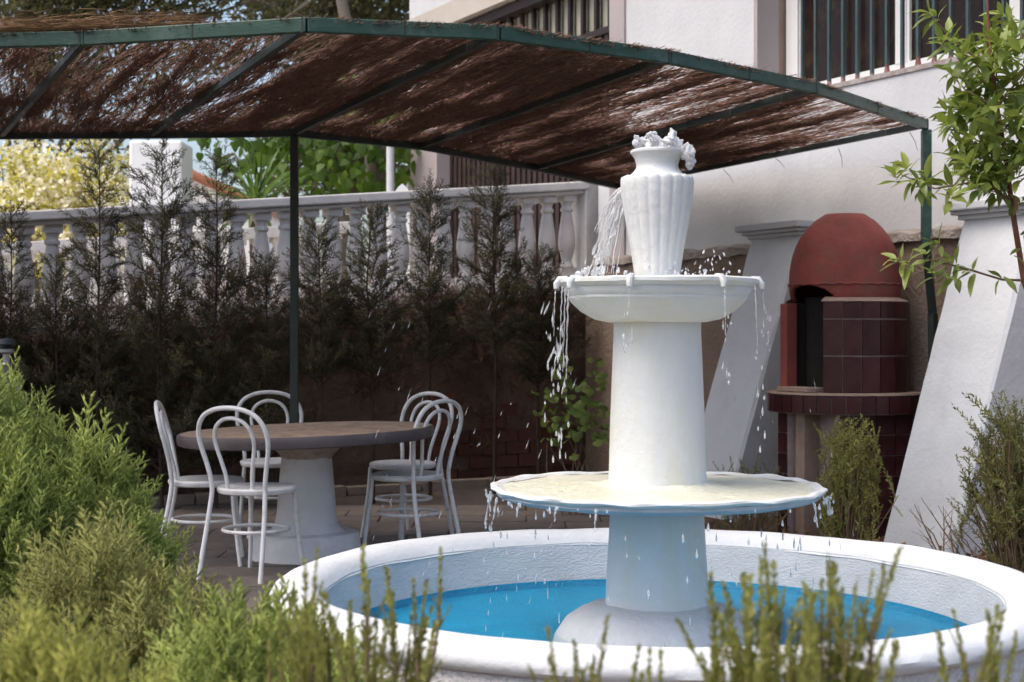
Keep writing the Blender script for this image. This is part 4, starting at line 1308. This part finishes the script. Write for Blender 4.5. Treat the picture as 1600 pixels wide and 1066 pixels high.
# dark conifers in a row before the retaining wall
def conifer(label, x, ytop, D, width, seed, dens=1.0, low=.10):
    global npr
    npr = np.random.RandomState(seed); rr = random.Random(seed)
    top = P(x, ytop, D); cx, cy, h = top.x, D, top.z
    root = thing('cypress', label, 'tree', (cx, cy, 0), 'dark young cypresses along the retaining wall')
    m = MB(); m.tube([(cx, cy, 0), (cx+rr.gauss(0, .02), cy, h*.4), (cx+rr.gauss(0, .02), cy, h*.75), (cx, cy, h)], [.016, .011, .006, .0015], 7); m.build('trunk', 'bark_dark', root)
    pos = []; dr = []; sz = []; br = MB()
    nb = int(64*dens*h/2)
    for i in range(nb):
        f = low+(.99-low)*i/nb; z = h*f; a = i*2.4+rr.uniform(-.5, .5)
        taper = (1-f)**.48*(.62+.55*math.sin(i*.55+seed)**2)
        l = width*(taper*.9+.07)*rr.uniform(.35, 1.3)
        d = Vector((math.cos(a), math.sin(a), .35+rr.uniform(0, .7))).normalized(); s = Vector((cx, cy, z)); e = s+d*l
        br.tube([s, s.lerp(e, .5)-Vector((0, 0, .02*l)), e], [.006*(1-f)+.002, .004*(1-f)+.0015, .001], 4)
        k = max(3, int(l/.040*dens))
        for j in range(k):
            g_ = .15+.85*(j+rr.random())/k
            pos.append(s+d*l*g_); dd = d+Vector((rr.gauss(0, .5), rr.gauss(0, .5), rr.gauss(.15, .4))); dr.append(dd); sz.append(rr.uniform(.10, .20)*(1.2-.45*f))
    for j in range(6):
        pos.append(Vector((cx, cy, h-.03*j-.1))); dr.append(Vector((rr.gauss(0, .4), rr.gauss(0, .4), 1))); sz.append(.12)
    spray_mass('crown', np.array(pos), np.array(dr), np.array(sz), 'fol_conifer', root, SPR_LIGHT)
    br.build('branches', 'bark_dark', root, kind='stuff')
CON = [(-35, 330, 10.9, .42, 'dark cypress cut by the left edge of the picture'),
       (18, 325, 10.7, .34, 'dark cypress nearest the left edge, before the first balusters'),
       (88, 395, 10.7, .34, 'low dark cypress between the first two tall ones at left'),
       (155, 228, 10.7, .42, 'tall thin dark cypress left of the white chimney'),
       (253, 222, 10.7, .46, 'tallest dark cypress, its open tip before the white chimney'),
       (338, 240, 10.8, .46, 'tall dark cypress just left of the yucca'),
       (415, 400, 10.9, .36, 'low dark cypress left of the pergola post'),
       (497, 352, 11.0, .38, 'dark cypress just right of the pergola post'),
       (583, 325, 11.2, .40, 'dark cypress before the middle of the balustrade'),
       (672, 290, 11.5, .44, 'dark cypress before the house pillar'),
       (772, 252, 11.9, .52, 'dark cypress before the ribbed metal screen'),
       (842, 400, 12.2, .42, 'low dark cypress at the right end of the row')]
for i, (x, y, D, wd, lb) in enumerate(CON):
    conifer(lb, x, y, D, wd*(.92+.35*((i*37) % 10)/10), 60+i, 1.2 if y < 350 else 1.3, .10 if x < 450 else .42)
# dense dark undergrowth joining them
npr = np.random.RandomState(71)
n = 3900; s = npr.uniform(-2.4, BL-.25, n); p = npr.uniform(.14, .50, n)
hm = 1.36+.50*noise2(s*3.1, s*0, 3)-.15+.18*(s < 1.5)
z = npr.uniform(0.0, 1, n)**.62*hm+.12*s/BL
bare = (s > 1.55)
z = np.where(bare & (npr.rand(n) < .8), np.maximum(z, .55+.25*(s-1.55)/2.5+npr.uniform(0, 1, n)**.6*.85), z)
cull = npr.rand(n) > np.where(bare, .30, .0)
s, p, z = s[cull], p[cull], z[cull]; n = len(s)
bn, bu = np.array(BN), np.array(BU); ba = np.array(BA)
pos = ba[None]*np.array([[1, 1, 0]])+bu[None]*s[:, None]+bn[None]*p[:, None]; pos[:, 2] = z
ug = thing('hedge_undergrowth', 'dense dark evergreen undergrowth against the retaining wall', 'hedge', BG(1.5, .3, 0)); ug['kind'] = 'stuff'
spray_mass('foliage', pos, npr.normal(0, .6, (n, 3))+np.array([[0, -.2, .8]]), npr.uniform(.12, .22, n), 'fol_brown', ug, SPR_LIGHT)

# ---- leaf meshes
def leaf_mesh(name, L, W, mat, fold=.25, curl=.25, n=5, wavy=0.0):
    m = MB(); vs = []; fs = []
    for i in range(n+1):
        f = i/n; w_ = W*math.sin(math.pi*min(1, .04+f*.96)**.85)*.5
        z = -curl*L*(f*f)*.5; u = wavy*math.sin(f*9)*W*.2
        vs += [(f*L, -w_, z+fold*w_+u), (f*L, 0, z), (f*L, w_, z+fold*w_-u)]
    for i in range(n):
        a = i*3; fs += [(a, a+3, a+4, a+1), (a+1, a+4, a+5, a+2)]
    m.add(vs, fs); me = m.mesh(name, sm=True, ang=80); me.materials.append(MATS[mat]); return me
def round_leaf(name, r, mat, notch=True):
    m = MB(); n = 18; vs = [(0, 0, 0)]
    for k in range(n):
        a = -math.pi+R(14)+(2*math.pi-R(28))*k/(n-1)
        q = r*(1+.05*math.sin(a*7))*(1 if not notch else 1-.12*math.cos(a*.5)**0)
        vs.append((math.cos(a)*q+.3*r, math.sin(a)*q, .10*r*math.sin(a*3)-.15*r))
    m.add(vs, [(0, k, k+1) for k in range(1, n)]); me = m.mesh(name, sm=True, ang=80); me.materials.append(MATS[mat]); return me
def lobed_leaf(name, L, mat):
    """broad heart shaped leaf with a point"""
    m = MB(); out = [(0, 0), (-.06, .16), (.02, .34), (.18, .43), (.38, .40), (.60, .28), (.80, .15), (1.0, 0)]
    vs = []; mid = []
    for i, (x, y) in enumerate(out): vs.append((x*L, y*L, .12*y*L-.16*x*x*L))
    for i, (x, y) in enumerate(out): vs.append((max(x, 0)*L, 0, -.16*x*x*L))
    for i, (x, y) in enumerate(out): vs.append((x*L, -y*L, .12*y*L-.16*x*x*L))
    n = len(out); fs = []
    for i in range(n-1):
        fs.append((i, i+1, n+i+1, n+i)); fs.append((n+i, n+i+1, 2*n+i+1, 2*n+i))
    m.add(vs, fs); me = m.mesh(name, sm=True, ang=80); me.materials.append(MATS[mat]); return me

def leaves(parent, items, meshes, mass_mat, limit=300):
    """items: (pos, direction, up, scale); the ones nearest the camera become parts, the rest one mass"""
    items = sorted(items, key=lambda t: t[0].y)
    rest = MB()
    for i, (p, d, u, s) in enumerate(items):
        x = d.normalized(); y = u.cross(x)
        if y.length < 1e-4: y = x.orthogonal()
        y.normalize(); zc = x.cross(y)
        M = Matrix((x, y, zc)).transposed(); me = meshes[i % len(meshes)]
        if i < limit:
            copy_piece('leaf', me, parent, p, M.to_euler(), (s, s, s))
        else:
            rest.add([M @ (v.co*s)+p for v in me.vertices], [tuple(f.vertices) for f in me.polygons])
    if rest.v: rest.build('foliage', mass_mat, parent, ang=80, kind='stuff')

# ---- bay tree at the right edge
BT = Vector((2.62, 6.5, 0))
bt = thing('bay_tree', 'young bay tree with glossy leaves at the right edge, over the buttress', 'tree', BT)
br_ = random.Random(81)
trunk = [BT, Vector((2.52, 6.5, .6)), Vector((2.36, 6.5, 1.15)), P(1600, 440, 6.5), P(1582, 330, 6.5), P(1572, 250, 6.45), P(1555, 150, 6.45), P(1545, 60, 6.45), P(1540, -40, 6.45)]
m = MB(); m.tube(trunk, [.022, .02, .016, .013, .012, .010, .008, .006, .004], 9); m.build('trunk', 'stem_red', bt)
items = []; ci = 0
def rosette(c, axis, n, l=.095, open_=.8):
    axis = axis.normalized(); o1 = axis.orthogonal().normalized(); o2 = axis.cross(o1)
    for k in range(n):
        a = k*2.4+br_.uniform(-.3, .3); f = k/n
        d = (o1*math.cos(a)+o2*math.sin(a))*(open_*(1.25-.7*f))+axis*(.25+.75*f)
        d = d+Vector((0, 0, -.12))
        items.append((c-axis*(.055*(1-f)), d.normalized(), (Vector((0, 0, 1))+axis*.4+Vector((br_.gauss(0, .35), br_.gauss(0, .35), 0))).normalized(), br_.uniform(.72, 1.25)))
def bay_branch(a, b, n_ros, droop=.0, thick=.005):
    a, b = Vector(a), Vector(b); mid = a.lerp(b, .5)+Vector((br_.gauss(0, .02), br_.gauss(0, .02), droop))
    m = MB(); m.tube([a, mid, b], [thick, thick*.7, thick*.35], 6); m.build('branch', 'stem_brown', bt)
    for j in range(n_ros):
        f = 1-.30*j; c = (a.lerp(mid, f*2) if f < .5 else mid.lerp(b, f*2-1))
        if j: c = c+Vector((br_.gauss(0, .035), br_.gauss(0, .035), br_.gauss(0, .03)))
        rosette(c, (b-a)+Vector((0, 0, .15))*(b-a).length+Vector((br_.gauss(0, .15), br_.gauss(0, .15), br_.gauss(0, .12))), 9 if j == 0 else 6)
TW = [  # tip px, from trunk y
    (1450, 20, 110), (1470, 60, 130), (1480, 110, 170), (1570, 85, 140), (1540, 130, 190), (1500, 150, 200), (1585, 160, 210), (1480, 195, 250), (1530, 195, 260), (1560, 215, 280),
    (1600, 240, 280), (1490, 245, 290), (1545, 260, 300), (1520, 290, 310), (1590, 50, 120), (1610, 130, 200), (1500, 225, 280), (1575, 270, 320),
    (1620, 200, 260), (1560, 20, 90), (1515, 80, 150), (1610, 90, 170), (1630, 260, 300), (1550, 165, 230), (1475, 165, 230)]
def trunk_at(y):
    for a, b in zip(trunk[3:-1], trunk[4:]):
        pass
    z = EYE-(y-YH)/FPX*6.47
    for a, b in zip(trunk[:-1], trunk[1:]):
        if a.z <= z <= b.z: return a.lerp(b, (z-a.z)/(b.z-a.z))
    return trunk[-1]
for (x, y, ty) in TW:
    D = 6.45+br_.uniform(-.28, .28)
    bay_branch(trunk_at(ty), P(x, y, D), 3)
# long low branches to the left
a0 = trunk_at(330); elbow = P(1520, 285, 6.4)
m = MB(); m.tube([a0, P(1555, 290, 6.42), elbow, P(1460, 295, 6.4), P(1405, 272, 6.38)], [.006, .0055, .005, .004, .002], 6); m.build('branch', 'stem_brown', bt)
for (x, y) in ((1395, 268), (1420, 285), (1445, 272), (1470, 290), (1500, 275), (1440, 300), (1488, 300), (1515, 258), (1530, 275), (1412, 258)):
    rosette(P(x, y, 6.4+br_.uniform(-.1, .1)), Vector((-.8+br_.gauss(0, .5), br_.gauss(0, .4), .25+br_.gauss(0, .4))), 7)
a0 = trunk_at(438)
m = MB(); m.tube([a0, P(1565, 437, 6.45), P(1510, 420, 6.4), P(1450, 405, 6.4), P(1400, 402, 6.38)], [.006, .005, .0045, .003, .0015], 6); m.build('branch', 'stem_brown', bt)
for (x, y) in ((1395, 402), (1420, 408), (1440, 395), (1455, 420), (1480, 405), (1478, 432), (1505, 420), (1455, 378)):
    rosette(P(x, y, 6.4+br_.uniform(-.08, .08)), Vector((-.8+br_.gauss(0, .4), br_.gauss(0, .4), .3+br_.gauss(0, .4))), 6)
for (x, y) in ((1558, 440), (1605, 345), (1612, 375), (1598, 405)):
    rosette(P(x, y, 6.4), Vector((br_.gauss(0, .5), -.3, -.2)), 3)
for i in range(64):
    a_r = br_.uniform(0, 6.28); q_ = math.sqrt(br_.random())
    x, y = 1550+math.cos(a_r)*78*q_, 165+math.sin(a_r)*125*q_
    rosette(P(x, y, 6.45+br_.uniform(-.3, .3)), Vector((br_.gauss(-.2, .6), br_.gauss(-.2, .6), .5+br_.gauss(0, .3))), 7)
bay_meshes = [leaf_mesh('leaf', .088, .031, 'fol_bay', .3, c, 5, .3) for c in (.1, .35, .6)]
leaves(bt, items, bay_meshes, 'fol_bay_mass')
dl = leaf_mesh('dry_leaf', .10, .042, 'dry_leaf', .5, .5)
c_ = copy_piece('leaf', dl, bt, P(1583, 305, 6.36), Euler((.3, 1.35, .4)))
c_['label'] = 'dry orange leaf hanging by the trunk'

# ---- leafy vine by the fountain column
VC = P(905, 770, 10.4); VC.z = 0
vi = thing('climbing_plant', 'round leaved creeper left of the fountain column, by the brick wall', 'plant', VC)
vr = random.Random(91); items = []
for i in range(10):
    b0 = VC+Vector((vr.uniform(-.1, .12), vr.uniform(-.05, .1), .02)); t1 = P(vr.uniform(850, 955), vr.uniform(580, 700), 10.35)
    m = MB(); md = b0.lerp(t1, .5)+Vector((vr.uniform(-.1, .1), 0, .06)); m.tube([b0, md, t1], [.006, .0045, .002], 5); m.build('stem', 'stem_brown', vi)
for i in range(125):
    x, y = vr.gauss(893, 26), vr.gauss(640, 30)
    if vr.random() < .22: x, y = vr.gauss(938, 10), vr.uniform(560, 700)
    if y > 690: y = vr.uniform(630, 690)
    d = Vector((vr.gauss(0, .6), -.5, vr.gauss(-.2, .4)))
    items.append((P(x, y, 10.35+vr.uniform(-.12, .12)), d, Vector((vr.gauss(0, .4), -.75, .7)), vr.uniform(.65, 1.25)))
for (x, y) in ((886, 598), (882, 588), (932, 690), (888, 575), (895, 712)):
    items.append((P(x, y, 10.2), Vector((.3, -.4, -.2)), Vector((0, -.8, .6)), 1.1))
leaves(vi, items, [round_leaf('leaf', .037, 'fol_vine'), round_leaf('leaf', .031, 'fol_vine')], 'fol_vine')

# ---------------------------------------------------------------- background beyond the balustrade
# white chimney block
ch = thing('white_chimney', 'plain white square masonry pillar behind the balustrade, left of the yucca', 'pillar', P(242, 500, 15.2))
a, b = P(201, 219, 15.2), P(284, 219, 15.2)
m = MB(); m.box(((a.x+b.x)/2, 15.2+.28, (a.z+.8)/2), (b.x-a.x, .55, a.z-.8)); m.build('shaft', 'house_white', ch, sm=False, bevel=.03)
# neighbour house with terracotta verge
nh = thing('neighbour_house', 'far white house with terracotta tiled verge, left of the yucca', 'house', P(330, 400, 24))
pa, pb_, pc = P(270, 258, 24), P(375, 308, 24), P(120, 330, 24)
m = MB(); m.add([P(120, 330, 24), P(270, 262, 24), P(400, 320, 24), P(400, 480, 24), P(120, 480, 24)]+[v+Vector((0, 6, 0)) for v in (P(120, 330, 24), P(270, 262, 24), P(400, 320, 24), P(400, 480, 24), P(120, 480, 24))],
               [(0, 1, 2, 3, 4), (2, 7, 8, 3), (0, 4, 9, 5), (5, 9, 8, 7, 6)]); m.build('wall', 'house_white', nh, sm=False)
rf = MB()
for a, b in ((P(270, 258, 23.9), P(405, 318, 23.9)), (P(270, 258, 23.9), P(112, 330, 23.9))):
    rf.add([a, b, b+Vector((0, 6.2, 0)), a+Vector((0, 6.2, 0))]+[v+Vector((0, 0, -.10)) for v in (a, b, b+Vector((0, 6.2, 0)), a+Vector((0, 6.2, 0)))], [(0, 1, 2, 3), (4, 7, 6, 5), (0, 4, 5, 1), (1, 5, 6, 2), (3, 2, 6, 7), (0, 3, 7, 4)])
rfo = rf.build('roof', 'terracotta', nh, sm=False)
a, b = P(270, 256, 23.88), P(405, 316, 23.88); d = (b-a)/14
for i in range(14):
    m = MB(); m.tube([a+d*i, a+d*(i+1.08)-Vector((0, 0, .02))], [.052, .046], 8); m.build('verge_tile', 'terracotta', rfo)
# grey pole and pointed gate post
po = thing('grey_pole', 'slim pale grey pole standing beside the tree trunk behind the balustrade', 'pole', P(610, 420, 15.6))
m = MB(); a = P(610, 232, 15.6); m.tube([(a.x, 15.6, 1.4), (a.x, 15.6, 3.45)], [.042, .042], 12); m.build('shaft', 'pole_grey', po)
gp = thing('gate_post', 'white pointed picket post behind the middle of the balustrade', 'post', P(628, 446, 14.0))
a = P(617, 300, 14.0); b = P(640, 300, 14.0); tp = P(628.5, 287, 14.0)
m = MB(); out = [(a.x, 1.55), (b.x, 1.55), (b.x, a.z), (b.x-.03, a.z+.045), (tp.x, tp.z), (a.x+.03, a.z+.045), (a.x, a.z)]
m.add([(x, 14.0, z) for x, z in out]+[(x, 14.09, z) for x, z in out], [tuple(range(7)), tuple(reversed(range(7, 14)))]+[(i, 7+i, 7+(i+1) % 7, (i+1) % 7) for i in range(7)])
m.build('picket', 'house_white', gp, sm=False)
# lamp half hidden at the left edge
lp = thing('garden_lamp', 'small black and grey post lamp behind the left juniper', 'lamp', P(10, 600, 7.4))
c = P(10, 560, 7.4)
m = MB(); m.lathe([(0, .0), (.045, -.005), (.05, -.03), (.03, -.045), (.02, -.05)], 20, (c.x, c.y, c.z+.10)); m.build('cap', 'lamp_black', lp)
m = MB(); m.lathe([(.02, .05), (.038, .045), (.038, .03), (.018, .02), (.018, -.02), (.028, -.03), (.016, -.05), (.014, -.9)], 16, (c.x, c.y, c.z)); m.build('stem', 'lamp_grey', lp)
for s_ in (-1, 1):
    m = MB(); m.tube([(c.x, c.y, c.z-.05), (c.x+s_*.09, c.y+.02, c.z-.22)], [.007, .007], 6); m.build('strut', 'lamp_grey', lp)

# ---- yucca
yu = thing('yucca', 'spiky yucca with sword leaves behind the balustrade beside the pergola post', 'plant', P(398, 420, 15.4))
yr = random.Random(101); yc = P(398, 318, 15.4)
m = MB(); m.tube([(yc.x, yc.y, 1.3), (yc.x+.03, yc.y, 2.0), (yc.x, yc.y, yc.z)], [.09, .08, .07], 9); m.build('trunk', 'bark', yu)
yl = [leaf_mesh('leaf', .70, .055, 'fol_yucca', .5, c, 6) for c in (.1, .35, .8)]
its = []
for i in range(70):
    a = i*2.4; e = yr.uniform(-.35, 1.35); d = Vector((math.cos(a)*math.cos(e), math.sin(a)*math.cos(e), math.sin(e)))
    its.append((yc+Vector((0, 0, yr.uniform(-.12, .1))), d, Vector((0, 0, 1)) if abs(d.z) < .9 else Vector((1, 0, .2)), yr.uniform(.75, 1.1)))
leaves(yu, its, yl, 'fol_yucca')

# ---- broadleaf tree hanging behind the pergola
ft = thing('broadleaf_tree', 'broad leaved green tree hanging behind the pergola, left of house pillar', 'tree', P(588, 440, 17))
frn = random.Random(111); fb = P(588, 300, 17)
m = MB(); m.tube([(fb.x, 17, 1.2), (fb.x+.05, 17, 2.6), (fb.x-.05, 17, 3.6), (fb.x-.3, 17, 4.6), (fb.x-.5, 17, 5.6)], [.14, .125, .11, .08, .04], 10); m.build('trunk', 'bark_grey', ft)
its = []; lobs = []
for (x, y, D, rx, rz) in ((385, 225, 16.2, .55, .35), (450, 235, 16.0, .5, .42), (500, 245, 16.0, .6, .42), (545, 225, 16.4, .55, .40), (600, 235, 16.6, .5, .45), (625, 270, 17.2, .35, .35), (540, 170, 16.5, .8, .4), (440, 190, 16.2, .5, .3), (520, 270, 16.2, .35, .25), (575, 280, 17, .3, .25)):
    c = P(x, y, D); lobs.append((c, rx, rz))
    m = MB(); m.tube([(fb.x-.1, 17, min(c.z+.5, 4.6)), ((fb.x+c.x)/2, (17+c.y)/2, c.z+.25), c], [.04, .025, .01], 6); m.build('branch', 'bark_grey', ft)
    for i in range(int(72*rx*rz/.22)):
        d = Vector((frn.gauss(0, 1), frn.gauss(0, 1), frn.gauss(0, 1))).normalized()*frn.random()**.4
        p = c+Vector((d.x*rx, d.y*rx*.7, d.z*rz))
        its.append((p, Vector((frn.gauss(0, .6), frn.gauss(-.2, .5), -.8)), Vector((frn.gauss(0, .5), -.7, .6)), frn.uniform(.6, 1.2)))
# only leaves in view below and above the pergola become single parts: sort puts near ones first
leaves(ft, its, [lobed_leaf('leaf', .145, 'fol_fig'), lobed_leaf('leaf', .12, 'fol_fig')], 'fol_fig_mass')

# ---- generic leafy tree crowns (far)
def leafy_tree(name, label, lobes, trunk_pts, trunk_r, n, leaf, mat, seed, cat='tree', flowers=None, aspect=.5):
    global npr
    npr = np.random.RandomState(seed); rr = random.Random(seed)
    root = thing(name, label, cat, trunk_pts[0])
    m = MB(); m.tube(trunk_pts, [trunk_r*(1-.75*i/(len(trunk_pts)-1)) for i in range(len(trunk_pts))], 10); m.build('trunk', 'bark_grey', root)
    lob = np.array([(*c, *r) for c, r in lobes]); vol = lob[:, 3]*lob[:, 4]*lob[:, 5]
    br = MB(); tips = []
    for c, r in lobes:
        for j in range(5):
            t0 = Vector(trunk_pts[rr.randrange(1, len(trunk_pts))]); e = Vector(c)+Vector((rr.gauss(0, .5)*r[0], rr.gauss(0, .5)*r[1], rr.gauss(0, .5)*r[2]))
            mid = t0.lerp(e, .5)+Vector((rr.gauss(0, .15), rr.gauss(0, .15), rr.gauss(0, .15)))
            br.tube([t0, mid, e], [trunk_r*.28, trunk_r*.16, trunk_r*.04], 5)
            for q in range(5):
                s_ = mid.lerp(e, rr.random()); e2 = s_+Vector((rr.gauss(0, .4)*r[0], rr.gauss(0, .4)*r[1], rr.gauss(0, .4)*r[2]))
                br.tube([s_, s_.lerp(e2, .5)+Vector((0, 0, .03)), e2], [trunk_r*.06, trunk_r*.04, trunk_r*.015], 4); tips.append((e2, c, r))
    br.build('branches', 'bark_grey', root, kind='stuff')
    # leaves cluster round twig tips so that gaps stay open
    k = npr.randint(0, len(tips), n)
    tp = np.array([t[0] for t in tips])[k]; rs = np.array([t[2] for t in tips])[k]
    pos = tp+npr.normal(0, .20, (n, 3))*rs
    tv = np.array([(0, 0, 0), (aspect/2, .08, .45), (0, 0, 1), (-aspect/2, .08, .45)]); tf = np.array([(0, 1, 2), (0, 2, 3)])
    V, F = tile_template(tv, tf, pos, frames(npr.normal(0, 1, (n, 3))+np.array([[0, 0, -.2]]), npr.uniform(0, 6.28, n)), npr.uniform(.6, 1.3, n)*leaf)
    np_mesh('crown', V, F, mat, root, kind='stuff')
    if flowers:
        q = npr.randint(0, n, flowers); pos = np.repeat(pos[q], 4, axis=0)+npr.normal(0, leaf*.5, (flowers*4, 3)); nn = len(pos)
        V, F = tile_template(tv*np.array([[1.6, 1, 1]]), tf, pos, frames(npr.normal(0, 1, (nn, 3)), npr.uniform(0, 6.28, nn)), npr.uniform(.5, 1.0, nn)*leaf)
        np_mesh('flowers', V, F, 'petal', root, kind='stuff')
    return root
V3 = lambda v: (v.x, v.y, v.z)
lobes = [(V3(P(x, y, D)), (rx, rx, rz)) for x, y, D, rx, rz in ((10, 265, 18, .65, .5), (70, 250, 18.3, .6, .5), (125, 265, 18, .55, .45), (40, 310, 17.6, .7, .5), (110, 315, 17.6, .7, .45), (165, 305, 17.8, .4, .4), (-60, 270, 18, .8, .6), (20, 370, 17.6, .8, .5), (150, 370, 17.6, .6, .5), (185, 290, 18, .22, .3))]
tb = P(70, 420, 18); leafy_tree('flowering_tree', 'sunlit yellow green flowering tree at left, behind the balustrade', lobes, [(tb.x, 18, 1.2), (tb.x, 18, 1.9), (tb.x+.1, 18, 2.6)], .08, 9000, .085, 'fol_bright', 121, flowers=2600)
lobes = [(V3(P(x, y, D)), (rx, rx, rz)) for x, y, D, rx, rz in ((-60, 10, 19, 1.3, .8), (60, 30, 19, .9, .6), (140, -10, 19, 1.0, .7), (240, 10, 19.2, 1.0, .7), (330, 20, 19, 1.0, .8), (420, 0, 19, 1.0, .8), (100, -120, 19, 1.4, 1.0), (320, -110, 19, 1.4, 1.0))]
tb = P(50, 440, 19.2); leafy_tree('olive_tree', 'large dark small-leaved tree above the pergola at upper left', lobes, [(tb.x, 19.2, 1.2), (tb.x-.1, 19.2, 2.6), (tb.x+.05, 19.2, 4.2), (tb.x, 19.2, 5.6), (tb.x+.2, 19.2, 6.6)], .17, 17000, .10, 'fol_dark_tree', 131)
lobes = [(V3(P(x, y, D)), (rx, rx, rz)) for x, y, D, rx, rz in ((440, 5, 21, 1.0, .8), (540, 0, 21, 1.1, .8), (620, 10, 21, .9, .7), (490, 60, 21.5, 1.0, .7), (600, 70, 21.5, .8, .6), (560, 200, 22, 1.0, .9), (500, 260, 22, .8, .6), (610, 270, 22, .8, .7), (520, -110, 21, 1.6, 1.0))]
tb = P(545, 440, 22); leafy_tree('olive_tree', 'dense dark tree at the top middle, between pergola and house eave', lobes, [(tb.x, 22, 1.2), (tb.x, 22, 3), (tb.x, 22, 4.8), (tb.x+.1, 22, 6.5)], .18, 19000, .12, 'fol_dark_tree', 141)

# ---------------------------------------------------------------- render settings
scene.render.engine = 'CYCLES'
scene.cycles.max_bounces = 5
scene.cycles.diffuse_bounces = 3
scene.cycles.transparent_max_bounces = 8
scene.cycles.use_adaptive_sampling = True
scene.cycles.adaptive_threshold = 0.03
